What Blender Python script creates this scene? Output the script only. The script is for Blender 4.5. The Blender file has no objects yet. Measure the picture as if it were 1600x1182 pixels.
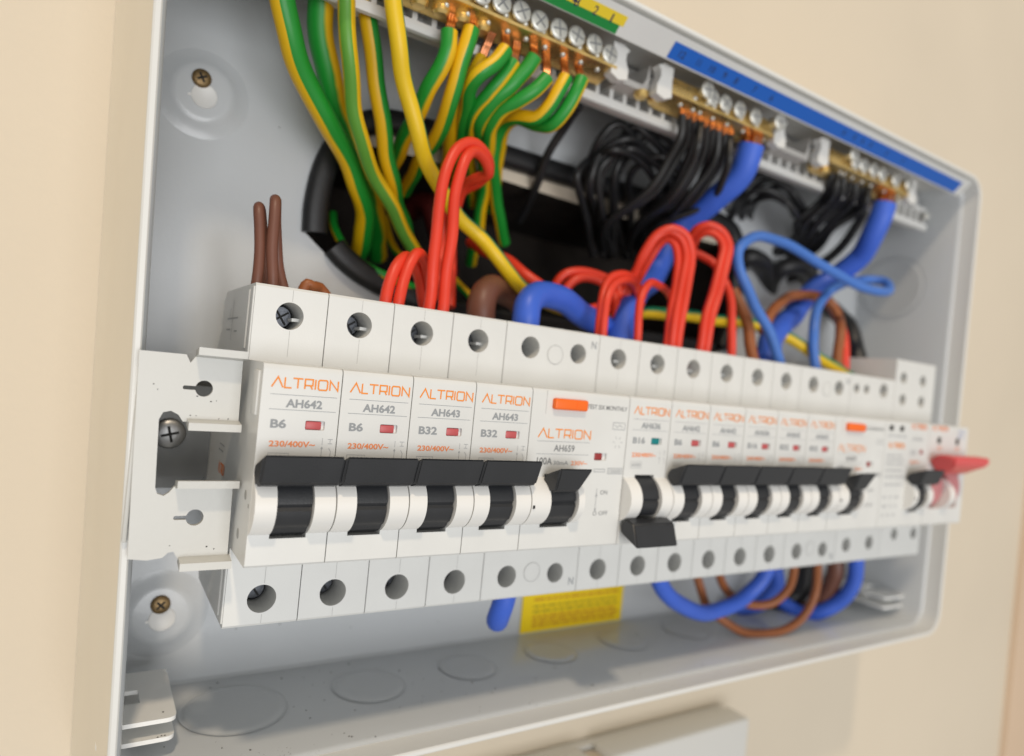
import bpy, bmesh, math, random
from mathutils import Vector, Matrix
random.seed(7)
S = 0.001                       # everything below is written in millimetres
scene = bpy.context.scene
col = scene.collection

# ------------------------------------------------------------------ camera
cam_d = bpy.data.cameras.new("camera"); cam = bpy.data.objects.new("camera", cam_d); col.objects.link(cam)
scene.camera = cam
cam_d.sensor_width = 36.0; cam_d.lens = 36.0*1049.9/1600.0
cam_d.clip_start = 0.005; cam_d.clip_end = 20.0
right = Vector((0.84144375, -0.53123539, 0.09879964)); down = Vector((0.08413495, -0.05180633, -0.99510674)); fwd = Vector((0.53375437, 0.84563885, 0.00110334))
m = Matrix.Identity(4)
for i in range(3):
    m[i][0] = right[i]; m[i][1] = -down[i]; m[i][2] = -fwd[i]
m.translation = Vector((-32.12, -151.58, 24.15))*S
cam.matrix_world = m
cam_d.dof.use_dof = True; cam_d.dof.focus_distance = 0.163; cam_d.dof.aperture_fstop = 8.0; cam_d.dof.aperture_blades = 0

# ------------------------------------------------------------------ world and lamps
world = bpy.data.worlds.new("World"); scene.world = world; world.use_nodes = True
bg = world.node_tree.nodes["Background"]; bg.inputs[0].default_value = (1.0, 0.97, 0.90, 1); bg.inputs[1].default_value = 0.40
def area(name, loc, target, size, power, color, sy=None):
    d = bpy.data.lights.new(name, 'AREA'); d.energy = power; d.color = color; d.size = size
    if sy: d.shape = 'RECTANGLE'; d.size_y = sy
    o = bpy.data.objects.new(name, d); col.objects.link(o); o.location = loc
    o.rotation_euler = (Vector(target)-Vector(loc)).to_track_quat('-Z', 'Y').to_euler()
    return o
area("ceiling_lamp", (-0.30, -0.92, 1.45), (0.1, 0.03, 0.0), 0.10, 10.0, (1.0, 0.82, 0.60))
area("window_light", (-0.10, -1.85, -0.16), (0.15, 0.03, 0.0), 1.2, 16.5, (0.97, 0.98, 1.0), 1.0)
scene.view_settings.view_transform = 'Standard'; scene.view_settings.look = 'None'
scene.view_settings.gamma = 1.0; scene.view_settings.use_curve_mapping = False
scene.view_settings.exposure = 0.22
scene.cycles.max_bounces = 8; scene.cycles.use_denoising = True

# ------------------------------------------------------------------ materials
MATS = {}
def mat(name, color, rough=0.5, metal=0.0, spec=0.5, bump=0.0, bscale=800.0, var=0.0, vscale=60.0, sss=0.0, coat=0.0, detail=3.0, rvar=0.0):
    if name in MATS: return MATS[name]
    mt = bpy.data.materials.new(name); mt.use_nodes = True; nt = mt.node_tree; b = nt.nodes["Principled BSDF"]
    b.inputs["Base Color"].default_value = (*color, 1); b.inputs["Roughness"].default_value = rough
    b.inputs["Metallic"].default_value = metal; b.inputs["Specular IOR Level"].default_value = spec
    if coat: b.inputs["Coat Weight"].default_value = coat; b.inputs["Coat Roughness"].default_value = 0.15
    if sss:
        b.inputs["Subsurface Weight"].default_value = sss; b.inputs["Subsurface Radius"].default_value = (0.002, 0.0015, 0.001); b.inputs["Subsurface Scale"].default_value = 1.0
    tc = nt.nodes.new("ShaderNodeTexCoord")
    if var or rvar:
        n = nt.nodes.new("ShaderNodeTexNoise"); n.inputs["Scale"].default_value = vscale; n.inputs["Detail"].default_value = 6
        nt.links.new(tc.outputs["Object"], n.inputs["Vector"])
    if var:
        mr = nt.nodes.new("ShaderNodeMapRange"); mr.inputs["From Min"].default_value = 0.3; mr.inputs["From Max"].default_value = 0.7
        mr.inputs["To Min"].default_value = 1-var; mr.inputs["To Max"].default_value = 1+var
        nt.links.new(n.outputs["Fac"], mr.inputs["Value"])
        mx = nt.nodes.new("ShaderNodeVectorMath"); mx.operation = 'SCALE'; mx.inputs[0].default_value = color
        nt.links.new(mr.outputs["Result"], mx.inputs["Scale"]); nt.links.new(mx.outputs["Vector"], b.inputs["Base Color"])
    if rvar:
        mr2 = nt.nodes.new("ShaderNodeMapRange"); mr2.inputs["From Min"].default_value = 0.3; mr2.inputs["From Max"].default_value = 0.7
        mr2.inputs["To Min"].default_value = max(0.02, rough-rvar); mr2.inputs["To Max"].default_value = rough+rvar
        nt.links.new(n.outputs["Fac"], mr2.inputs["Value"]); nt.links.new(mr2.outputs["Result"], b.inputs["Roughness"])
    if bump:
        n2 = nt.nodes.new("ShaderNodeTexNoise"); n2.inputs["Scale"].default_value = bscale; n2.inputs["Detail"].default_value = detail
        nt.links.new(tc.outputs["Object"], n2.inputs["Vector"])
        bp = nt.nodes.new("ShaderNodeBump"); bp.inputs["Strength"].default_value = bump; bp.inputs["Distance"].default_value = 0.0002
        nt.links.new(n2.outputs["Fac"], bp.inputs["Height"]); nt.links.new(bp.outputs["Normal"], b.inputs["Normal"])
    MATS[name] = mt; return mt
def stripe_mat(name, ca, cb, frac, rough=0.42):
    """two-colour cable insulation: the second colour is a lengthwise band running round part of the wire (UV u)"""
    mt = mat(name, ca, rough, 0, 0.5, 0.12, 900, 0.0)
    nt = mt.node_tree; b = nt.nodes["Principled BSDF"]
    uv = nt.nodes.new("ShaderNodeUVMap"); uv.uv_map = "uv"; sx = nt.nodes.new("ShaderNodeSeparateXYZ"); nt.links.new(uv.outputs[0], sx.inputs[0])
    tc = nt.nodes.new("ShaderNodeTexCoord"); ns = nt.nodes.new("ShaderNodeTexNoise"); ns.inputs["Scale"].default_value = 85; nt.links.new(tc.outputs["Object"], ns.inputs["Vector"])
    ad = nt.nodes.new("ShaderNodeMath"); ad.operation = 'MULTIPLY_ADD'; ad.inputs[1].default_value = 0.11; nt.links.new(ns.outputs["Fac"], ad.inputs[0]); nt.links.new(sx.outputs[0], ad.inputs[2])
    mr = nt.nodes.new("ShaderNodeMapRange"); mr.inputs["From Min"].default_value = frac; mr.inputs["From Max"].default_value = frac+0.05; nt.links.new(ad.outputs[0], mr.inputs["Value"])
    mr0 = nt.nodes.new("ShaderNodeMapRange"); mr0.inputs["From Min"].default_value = 0.02; mr0.inputs["From Max"].default_value = 0.06; nt.links.new(ad.outputs[0], mr0.inputs["Value"])
    sub = nt.nodes.new("ShaderNodeMath"); sub.operation = 'SUBTRACT'; nt.links.new(mr0.outputs[0], sub.inputs[0]); nt.links.new(mr.outputs[0], sub.inputs[1])
    mix = nt.nodes.new("ShaderNodeMix"); mix.data_type = 'RGBA'; mix.inputs[6].default_value = (*ca, 1); mix.inputs[7].default_value = (*cb, 1)
    nt.links.new(sub.outputs[0], mix.inputs[0]); nt.links.new(mix.outputs[2], b.inputs["Base Color"])
    return mt

M_WALL = mat("cream_wall_paint", (0.66, 0.58, 0.465), 0.7, 0, 0.35, 0.6, 320, 0.03, 7)
M_WALL2 = mat("peach_side_wall_paint", (0.62, 0.47, 0.34), 0.75, 0, 0.3, 0.35, 260, 0.03, 7)
M_BOX = mat("grey_white_powder_coat", (0.545, 0.565, 0.58), 0.22, 0, 0.5, 0.10, 900, 0.015, 25, rvar=0.05)
M_BOXOUT = mat("enclosure_outer_coat", (0.82, 0.75, 0.62), 0.4, 0, 0.5, 0.10, 900, 0.02, 25)
M_RIM = mat("lit_rim_coat", (0.70, 0.70, 0.68), 0.36, 0, 0.5, 0.10, 900, 0.015, 25)  # same coat as the box, lightened: brighter light on the rim painted in
M_BRK = mat("bracket_white_coat", (0.57, 0.57, 0.545), 0.36, 0, 0.5, 0.12, 700, 0.03, 60, rvar=0.06)
M_BODY = mat("breaker_grey_white_plastic", (0.68, 0.685, 0.672), 0.36, 0, 0.5, 0.10, 2600, 0.03, 55, rvar=0.08)
M_GUARD = mat("breaker_warm_white_plastic", (0.78, 0.77, 0.745), 0.40, 0, 0.5, 0.06, 2600, 0.01, 40)
M_TOG = mat("black_toggle_plastic", (0.022, 0.0235, 0.027), 0.42, 0, 0.5, 0.25, 2600, 0.1, 90, rvar=0.07)
M_RED = mat("red_indicator_plastic", (0.52, 0.095, 0.10), 0.4)
M_DKRED = mat("dark_red_indicator_plastic", (0.30, 0.03, 0.03), 0.4)
M_TEAL = mat("teal_indicator_plastic", (0.0, 0.20, 0.21), 0.4)
M_LEVER = mat("red_lever_plastic", (0.68, 0.085, 0.085), 0.38, 0, 0.5, 0.05, 1500)
M_LEVCLR = mat("pink_lever_web_plastic", (0.56, 0.21, 0.22), 0.38)
M_ORBTN = mat("orange_button_plastic", (0.90, 0.15, 0.01), 0.4)
M_INK = mat("grey_print", (0.29, 0.305, 0.32), 0.6)
M_INKL = mat("light_grey_print", (0.40, 0.41, 0.42), 0.6)
M_INKD = mat("dark_grey_print", (0.19, 0.195, 0.20), 0.6)
M_INKO = mat("orange_print", (0.84, 0.26, 0.02), 0.6)
M_INKO2 = mat("red_orange_print", (0.82, 0.26, 0.09), 0.6)
M_SEAM = mat("seam_shadow_plastic", (0.36, 0.36, 0.35), 0.7)
M_CATCH = mat("catch_white_coat", (0.86, 0.86, 0.84), 0.36, 0, 0.5, 0.12, 700, 0.03, 60)
M_HOLE = mat("dark_slot", (0.012, 0.012, 0.012), 0.8)
M_STEEL = mat("zinc_steel", (0.42, 0.42, 0.42), 0.42, 1.0, 0.5, 0.15, 900, 0.1, 200, rvar=0.1)
M_DSTEEL = mat("dark_terminal_steel", (0.085, 0.09, 0.10), 0.35, 1.0, 0.5, 0.2, 900, 0.2, 300)
M_RAIL = mat("rail_steel", (0.13, 0.13, 0.125), 0.45, 1.0, 0.5, 0.2, 500, 0.1, 100)
M_SCREWH = mat("plated_screw_head", (0.66, 0.66, 0.62), 0.42, 0.75, 0.5, 0.3, 1500, 0.15, 400)
M_BRASS = mat("brass", (0.82, 0.58, 0.22), 0.30, 0.88, 0.5, 0.15, 500, 0.12, 150, rvar=0.08)
M_OLDBR = mat("tarnished_brass_screw", (0.24, 0.16, 0.075), 0.45, 0.7, 0.5, 0.3, 900, 0.3, 400)
M_COPPER = mat("copper", (0.66, 0.27, 0.13), 0.26, 1.0, 0.5, 0.1, 700, 0.1, 200)
M_CARR = mat("terminal_carrier_white", (0.66, 0.66, 0.645), 0.42, 0, 0.5, 0.06, 1500, 0.02, 40)
M_CARR2 = mat("carrier_tray_grey", (0.47, 0.455, 0.435), 0.5)
M_BLUELAB = mat("blue_label", (0.0, 0.105, 0.50), 0.45)
M_GRNLAB = mat("green_label", (0.0, 0.22, 0.035), 0.45)
M_YELLAB = mat("yellow_label", (0.78, 0.58, 0.02), 0.45)
M_LABINK = mat("label_print", (0.012, 0.02, 0.07), 0.6)
M_STICK = mat("yellow_sticker", (0.92, 0.66, 0.004), 0.45, 0, 0.5, 0.1, 300, 0.04, 60)
M_STINK = mat("sticker_brown_print", (0.62, 0.26, 0.01), 0.6)
M_STINK2 = mat("sticker_olive_print", (0.42, 0.30, 0.01), 0.6)
M_TRIM = mat("black_edge_trim", (0.010, 0.010, 0.011), 0.45, 0, 0.5, 0.2, 700)
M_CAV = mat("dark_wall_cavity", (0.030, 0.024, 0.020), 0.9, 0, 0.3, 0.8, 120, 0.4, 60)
M_CRED = mat("red_pvc", (0.72, 0.045, 0.018), 0.42, 0, 0.5, 0.2, 500, 0.10, 45, rvar=0.1)
M_CBLUE = mat("blue_pvc", (0.04, 0.12, 0.60), 0.45, 0, 0.5, 0.2, 400, 0.10, 40, rvar=0.1)
M_CLBLUE = mat("light_blue_pvc", (0.055, 0.17, 0.55), 0.42, 0, 0.5, 0.2, 500, 0.10, 45, rvar=0.1)
M_CBROWN = mat("brown_pvc", (0.16, 0.062, 0.04), 0.45, 0, 0.5, 0.12, 700, 0.08, 80)
M_CORANGE = mat("orange_brown_pvc", (0.30, 0.095, 0.028), 0.45, 0, 0.5, 0.12, 700, 0.06, 80)
M_CBLACK = mat("black_pvc", (0.018, 0.018, 0.019), 0.40, 0, 0.5, 0.12, 700)
M_GY = stripe_mat("green_yellow_pvc", (0.010, 0.26, 0.026), (0.74, 0.44, 0.004), 0.46)
M_GYL = stripe_mat("green_yellow_pvc_thin_band", (0.70, 0.44, 0.006), (0.10, 0.30, 0.03), 0.28)
M_YG = stripe_mat("mostly_yellow_pvc", (0.75, 0.50, 0.006), (0.0, 0.20, 0.10), 0.22)
M_PIPE = mat("beige_conduit", (0.62, 0.53, 0.42), 0.5)
M_GRIT = mat("dark_grit", (0.05, 0.045, 0.04), 0.9)
M_GREY = mat("grey_box_plastic", (0.66, 0.65, 0.62), 0.45, 0, 0.5, 0.05, 900)

# ------------------------------------------------------------------ builders
def link(name, me, parent=None, loc=(0, 0, 0), mt=None):
    o = bpy.data.objects.new(name, me); col.objects.link(o); o.location = Vector(loc)*S
    if parent is not None: o.parent = parent
    return o
def finish(bm, name, mt, smooth=35):
    for v in bm.verts: v.co *= S
    me = bpy.data.meshes.new(name); bm.to_mesh(me); bm.free()
    for p in me.polygons: p.use_smooth = True
    me.set_sharp_from_angle(angle=math.radians(smooth))
    if mt is not None: me.materials.append(mt)
    return me
def tag(o, label, cat, group=None, kind=None):
    o["label"] = label; o["category"] = cat
    if group: o["group"] = group
    if kind: o["kind"] = kind
    return o
def thing(name, label, cat, loc=(0, 0, 0), group=None):
    o = bpy.data.objects.new(name, None); o.empty_display_size = 0.01; col.objects.link(o); o.location = Vector(loc)*S
    return tag(o, label, cat, group)
def b_box(bm, x0, x1, y0, y1, z0, z1, bev=0.0, seg=2):
    vs = [bm.verts.new((x, y, z)) for x in (x0, x1) for y in (y0, y1) for z in (z0, z1)]
    fs = [(0, 1, 3, 2), (4, 6, 7, 5), (0, 4, 5, 1), (2, 3, 7, 6), (0, 2, 6, 4), (1, 5, 7, 3)]
    faces = [bm.faces.new([vs[i] for i in f]) for f in fs]
    if bev: bmesh.ops.bevel(bm, geom=list({e for f in faces for e in f.edges}), offset=bev, segments=seg, affect='EDGES', profile=0.5)
def box_mesh(name, x0, x1, y0, y1, z0, z1, mt, bev=0.0, seg=2):
    bm = bmesh.new(); b_box(bm, x0, x1, y0, y1, z0, z1, bev, seg); bmesh.ops.recalc_face_normals(bm, faces=bm.faces); return finish(bm, name, mt)
def b_extrude(bm, prof, x0, x1, bev=0.0, seg=2, axis='x'):
    """closed profile of (y,z) points (or (x,z) for axis y, (x,y) for axis z) extruded along an axis"""
    def mk(p, t):
        return {'x': (t, p[0], p[1]), 'y': (p[0], t, p[1]), 'z': (p[0], p[1], t)}[axis]
    a = [bm.verts.new(mk(p, x0)) for p in prof]; b = [bm.verts.new(mk(p, x1)) for p in prof]
    n = len(prof); faces = [bm.faces.new(a), bm.faces.new(list(reversed(b)))]
    for i in range(n): faces.append(bm.faces.new((a[i], b[i], b[(i+1) % n], a[(i+1) % n])))
    if bev:
        es = [e for e in {e for f in faces for e in f.edges} if e.calc_face_angle(0) > 0.5]
        bmesh.ops.bevel(bm, geom=es, offset=bev, segments=seg, affect='EDGES', profile=0.5, clamp_overlap=True)
def ext_mesh(name, prof, x0, x1, mt, bev=0.0, seg=2, axis='x', smooth=35):
    bm = bmesh.new(); b_extrude(bm, prof, x0, x1, bev, seg, axis); bmesh.ops.recalc_face_normals(bm, faces=bm.faces); return finish(bm, name, mt, smooth)
def b_cyl(bm, c, r, y0, y1, n=28, r2=None, axis='y'):
    r2 = r if r2 is None else r2
    def mk(a, rr, t):
        p, q = rr*math.cos(a), rr*math.sin(a)
        return {'y': (c[0]+p, t, c[1]+q), 'x': (t, c[0]+p, c[1]+q), 'z': (c[0]+p, c[1]+q, t)}[axis]
    a = [bm.verts.new(mk(2*math.pi*i/n, r, y0)) for i in range(n)]; b = [bm.verts.new(mk(2*math.pi*i/n, r2, y1)) for i in range(n)]
    bm.faces.new(a); bm.faces.new(list(reversed(b)))
    for i in range(n): bm.faces.new((a[i], b[i], b[(i+1) % n], a[(i+1) % n]))
def lathe_y(bm, c, prof, n=32):
    """prof: list of (r, y) revolved about the y axis through c=(x,z)"""
    rings = []
    for r, y in prof:
        if r < 1e-6: rings.append([bm.verts.new((c[0], y, c[1]))])
        else: rings.append([bm.verts.new((c[0]+r*math.cos(2*math.pi*i/n), y, c[1]+r*math.sin(2*math.pi*i/n))) for i in range(n)])
    for A, B in zip(rings, rings[1:]):
        for i in range(n):
            a, a2 = A[i % len(A)], A[(i+1) % len(A)]; b, b2 = B[i % len(B)], B[(i+1) % len(B)]
            vs = [v for k, v in enumerate((a, a2, b2, b)) if v not in (a, a2, b2, b)[:k]]
            if len(vs) >= 3: bm.faces.new(vs)
def boolean(me_name, base_bm, cut_bm, mt, smooth=35):
    """base minus cutter, evaluated once"""
    for b in (base_bm, cut_bm): bmesh.ops.recalc_face_normals(b, faces=b.faces)
    a = bpy.data.objects.new("tmp_a", finish(base_bm, me_name, mt)); c = bpy.data.objects.new("tmp_b", finish(cut_bm, "tmp_cut", mt))
    col.objects.link(a); col.objects.link(c)
    md = a.modifiers.new("cut", 'BOOLEAN'); md.operation = 'DIFFERENCE'; md.object = c; md.solver = 'EXACT'
    bpy.context.view_layer.update(); dg = bpy.context.evaluated_depsgraph_get()
    me = bpy.data.meshes.new_from_object(a.evaluated_get(dg)); me.name = me_name
    old = a.data; oc = c.data
    bpy.data.objects.remove(a); bpy.data.objects.remove(c); bpy.data.meshes.remove(old); bpy.data.meshes.remove(oc)
    for p in me.polygons: p.use_smooth = True
    me.set_sharp_from_angle(angle=math.radians(smooth))
    return me
# --- print
TEXTS = {}
def text_raw(s, bold=0.0):
    k = (s, bold)
    if k in TEXTS: return TEXTS[k]
    cu = bpy.data.curves.new("t", 'FONT'); cu.body = s; cu.size = 1.0; cu.offset = bold; cu.resolution_u = 3; cu.fill_mode = 'FRONT'
    o = bpy.data.objects.new("t", cu); col.objects.link(o); bpy.context.view_layer.update()
    me = o.to_mesh(); vs = [tuple(v.co) for v in me.vertices]; fs = [tuple(p.vertices) for p in me.polygons]; o.to_mesh_clear()
    bpy.data.objects.remove(o); bpy.data.curves.remove(cu)
    x0 = min(v[0] for v in vs); x1 = max(v[0] for v in vs); y0 = min(v[1] for v in vs); y1 = max(v[1] for v in vs)
    TEXTS[k] = ([((v[0]-x0)/(x1-x0), (v[1]-y0)/(y1-y0)) for v in vs], fs); return TEXTS[k]
def text_mesh(s, ox, oz, w, h, mt, y=-0.05, bold=0.012, place=None):
    """flat lettering fitted to a w x h box; by default on a face that looks along -y"""
    vs, fs = text_raw(s, bold)
    f = place or (lambda a, b: (ox+a*w, y, oz+b*h))
    me = bpy.data.meshes.new("print"); me.from_pydata([tuple(Vector(f(a, b))*S) for a, b in vs], [], fs); me.materials.append(mt); return me
def b_ribbon(bm, pts, w, y, closed=False):
    """flat mitred line of width w through (x,z) points"""
    P = [Vector(p) for p in pts]; n = len(P); L = []; R = []
    for i in range(n):
        if closed: a, b = P[i-1], P[(i+1) % n]
        else: a, b = P[max(i-1, 0)], P[min(i+1, n-1)]
        d1 = (P[i]-a).normalized() if (P[i]-a).length > 1e-9 else (b-P[i]).normalized()
        d2 = (b-P[i]).normalized() if (b-P[i]).length > 1e-9 else d1
        t = (d1+d2).normalized() if (d1+d2).length > 1e-6 else d1
        nn = Vector((-t.y, t.x)); k = min(2.5, 1.0/max(0.3, nn.dot(Vector((-d1.y, d1.x)))))
        L.append(bm.verts.new((P[i].x+nn.x*w/2*k, y, P[i].y+nn.y*w/2*k))); R.append(bm.verts.new((P[i].x-nn.x*w/2*k, y, P[i].y-nn.y*w/2*k)))
    for i in range(n if closed else n-1):
        j = (i+1) % n; bm.faces.new((L[i], R[i], R[j], L[j]))
def logo_strokes():
    s = []; x = 0.0
    s.append(([(0, 0), (1.02, 1.0), (2.0, 0)], False)); x = 2.3
    s.append(([(x, 1), (x, 0), (x+1.25, 0)], False)); x += 1.45
    s.append(([(x, 0.97), (x+1.8, 0.97)], False)); s.append(([(x+0.9, 0.93), (x+0.9, 0)], False)); x += 2.2
    s.append(([(x, 0), (x, 0.97), (x+1.45, 0.97), (x+1.45, 0.36), (x+0.1, 0.36)], False)); s.append(([(x+1.05, 0.31), (x+1.45, 0)], False)); x += 1.95
    s.append(([(x, 1), (x, 0)], False)); x += 0.55
    s.append(([(x+0.2, 0), (x+1.5, 0), (x+1.7, 0.15), (x+1.7, 0.85), (x+1.5, 0.98), (x+0.2, 0.98), (x, 0.85), (x, 0.15)], True)); x += 2.2
    s.append(([(x, 0), (x, 0.98), (x+1.55, 0.02), (x+1.55, 1.0)], False)); x += 1.55
    return s, x
def logo_mesh(ox, oz, w, h, lw, mt, y=-0.05, place=None):
    s, W = logo_strokes(); bm = bmesh.new()
    for i, (pts, cl) in enumerate(s): b_ribbon(bm, [(ox+p[0]/W*w, oz+p[1]*h) for p in pts], lw, y-0.003*i, cl)
    if place:
        for v in bm.verts: v.co = Vector(place(v.co.x, v.co.z, v.co.y))
    return finish(bm, "logo", mt)
def lines_mesh(lines, lw, mt, y=-0.05):
    bm = bmesh.new()
    for i, l in enumerate(lines):
        if l[0] == 'box': x0, z0, x1, z1 = l[1:]; b_ribbon(bm, [(x0, z0), (x1, z0), (x1, z1), (x0, z1)], lw, y-0.002*i, True)
        elif l[0] == 'dot':
            c = (l[1], l[2]); vs = [bm.verts.new((c[0]+l[3]*math.cos(k*math.pi/5), y-0.002*i, c[1]+l[3]*math.sin(k*math.pi/5))) for k in range(10)]; bm.faces.new(vs)
        else: b_ribbon(bm, l, lw, y-0.002*i)
    return finish(bm, "lines", mt)
# --- cables
def spline(pts, step=1.4):
    P = [Vector(p) for p in pts]; P = [P[0]*2-P[1]]+P+[P[-1]*2-P[-2]]; out = []
    for i in range(1, len(P)-2):
        p0, p1, p2, p3 = P[i-1:i+3]; n = max(2, int((p2-p1).length/step))
        t0 = 0; t1 = t0+max(1e-3, (p1-p0).length)**0.5; t2 = t1+max(1e-3, (p2-p1).length)**0.5; t3 = t2+max(1e-3, (p3-p2).length)**0.5
        for k in range(n):
            t = t1+(t2-t1)*k/n
            A1 = p0*((t1-t)/(t1-t0))+p1*((t-t0)/(t1-t0)); A2 = p1*((t2-t)/(t2-t1))+p2*((t-t1)/(t2-t1)); A3 = p2*((t3-t)/(t3-t2))+p3*((t-t2)/(t3-t2))
            B1 = A1*((t2-t)/(t2-t0))+A2*((t-t0)/(t2-t0)); B2 = A2*((t3-t)/(t3-t1))+A3*((t-t1)/(t3-t1))
            out.append(B1*((t2-t)/(t2-t1))+B2*((t-t1)/(t2-t1)))
    out.append(P[-2]); return out
def b_tube(bm, pts, r, n=14, roll=0.0, twist=0.0, open_end=False, step=1.4, wall=0.0):
    C = spline(pts, step); ph_ = [random.uniform(0, 6.28) for _ in range(6)]; d_ = 0.0
    for i in range(1, len(C)-1):                 # hand-bent wire: small uneven wander of the centre line
        d_ += 1.4; k_ = min(1.0, i/6.0, (len(C)-1-i)/6.0)*min(0.3, 0.10*r)
        C[i] = C[i]+Vector((math.sin(d_*0.31+ph_[0])+math.sin(d_*0.13+ph_[1]), math.sin(d_*0.27+ph_[2]), math.sin(d_*0.23+ph_[3])+math.sin(d_*0.11+ph_[4])))*k_
    uvl = bm.loops.layers.uv.get("uv") or bm.loops.layers.uv.new("uv")
    rings = []; prev = None; dist = 0
    for i, c in enumerate(C):
        T = (C[min(i+1, len(C)-1)]-C[max(i-1, 0)]).normalized()
        if prev is None:
            a = T.cross(Vector((0, 1, 0)))
            if a.length < 0.2: a = T.cross(Vector((1, 0, 0)))
            a.normalize()
        else: a = (prev-T*prev.dot(T)).normalized()
        prev = a; b = T.cross(a)
        if i: dist += (c-C[i-1]).length
        ph = roll+twist*dist
        rings.append([bm.verts.new(c+(a*math.cos(ph+2*math.pi*k/n)+b*math.sin(ph+2*math.pi*k/n))*r) for k in range(n)])
    for i in range(len(rings)-1):
        for k in range(n):
            k2 = (k+1) % n; f = bm.faces.new((rings[i][k], rings[i+1][k], rings[i+1][k2], rings[i][k2]))
            us = (k/n, k/n, (k+1)/n, (k+1)/n); vv = (i, i+1, i+1, i)
            for l, u, w in zip(f.loops, us, vv): l[uvl].uv = (u, w/len(rings))
    if wall:                                     # hollow cut end at the start
        T = (C[1]-C[0]).normalized(); inner = [bm.verts.new(v.co+(C[0]-v.co)*wall) for v in rings[0]]; deep = [bm.verts.new(v.co+T*1.5) for v in inner]
        for k in range(n):
            k2 = (k+1) % n
            for q in ((rings[0][k2], inner[k2], inner[k], rings[0][k]), (inner[k2], deep[k2], deep[k], inner[k])):
                f = bm.faces.new(q)
                for l in f.loops: l[uvl].uv = ((k+0.5)/n, 0)
        bm.faces.new(deep)
    else: bm.faces.new(list(reversed(rings[0])))
    bm.faces.new(rings[-1])
def cable(name, label, pts, r, mt, cat="cable", group=None, roll=0.0, twist=0.0, copper=None, wall=0.0, n=14):
    o0 = Vector(pts[0]); bm = bmesh.new(); b_tube(bm, [Vector(p)-o0 for p in pts], r, n, roll, twist, wall=wall)
    me = finish(bm, name, mt, 60)
    if copper is None:
        o = link(name, me, None, o0); return tag(o, label, cat, group)
    t = thing(name, label, cat, o0, group); link("insulation", me, t)
    bm = bmesh.new()
    for dx in (-0.55, 0.0, 0.55):
        q = [Vector(p)-o0+Vector((dx*1.6, 0, 0)) for p in copper]; b_tube(bm, q, min(0.7, r*0.34), 8)
    link("copper_core", finish(bm, "copper_core", M_COPPER, 60), t)
    return t
# ================================================================== setting: the wall behind
def rr(x0, x1, z0, z1, r, n=6, slant=0.0):
    """rounded rectangle loop in (x,z); slant leans the left side as in the photo"""
    pts = []
    for cx, cz, a0 in ((x1-r, z1-r, 0), (x0+r, z1-r, 90), (x0+r, z0+r, 180), (x1-r, z0+r, 270)):
        for k in range(n+1):
            a = math.radians(a0+90*k/n); pts.append((cx+r*math.cos(a), cz+r*math.sin(a)))
    if slant:
        xm = (x0+x1)/2
        pts = [(p[0]+(-slant*(p[1]-33) if p[0] < xm else 0), p[1]) for p in pts]
    return pts
OPEN = [(25.4, 66), (25, 73), (25.4, 80), (26.6, 88), (29, 95.5), (32.6, 102), (37.5, 107.3), (44, 111.2), (54, 113.5), (100, 113.5), (160, 113.5), (222, 113.5), (234, 110), (240, 100), (241, 85), (240, 60), (236, 49), (225, 45), (150, 45), (80, 45), (60, 48.5), (44, 53), (33, 60)]
def plate_with_hole(outer, inner, y):
    bm = bmesh.new(); es = []
    for loop in (outer, inner):
        vs = [bm.verts.new((p[0], y, p[1])) for p in loop]
        es += [bm.edges.new((vs[i], vs[(i+1) % len(vs)])) for i in range(len(vs))]
    bmesh.ops.triangle_fill(bm, use_beauty=True, use_dissolve=False, edges=es)
    return bm
YW = 80.0
HOLE = [(p[0], min(p[1], 101.5+1.0*math.sin(p[0]*0.7))) for p in OPEN]
bm = plate_with_hole([(-1500, -1300), (607, -1300), (607, 1300), (-1500, 1300)], HOLE, YW)
bmesh.ops.recalc_face_normals(bm, faces=bm.faces)
wall = link("wall", finish(bm, "wall", M_WALL)); wall["kind"] = "structure"; wall["label"] = "cream painted wall behind the open fuse box"
w2 = link("side_wall", box_mesh("side_wall", 607, 1500, YW-4, YW+40, -1300, 1300, M_WALL2, 1.0)); w2["kind"] = "structure"; w2["label"] = "pinkish edge of wall at the far right"
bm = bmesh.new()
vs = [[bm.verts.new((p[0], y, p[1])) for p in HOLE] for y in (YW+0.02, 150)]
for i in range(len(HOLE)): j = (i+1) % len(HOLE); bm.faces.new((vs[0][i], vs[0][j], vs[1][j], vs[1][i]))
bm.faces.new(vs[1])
cav = link("wall_cavity", finish(bm, "wall_cavity", M_CAV)); cav["kind"] = "structure"; cav["label"] = "dark cavity in the wall behind the fuse box opening"

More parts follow.
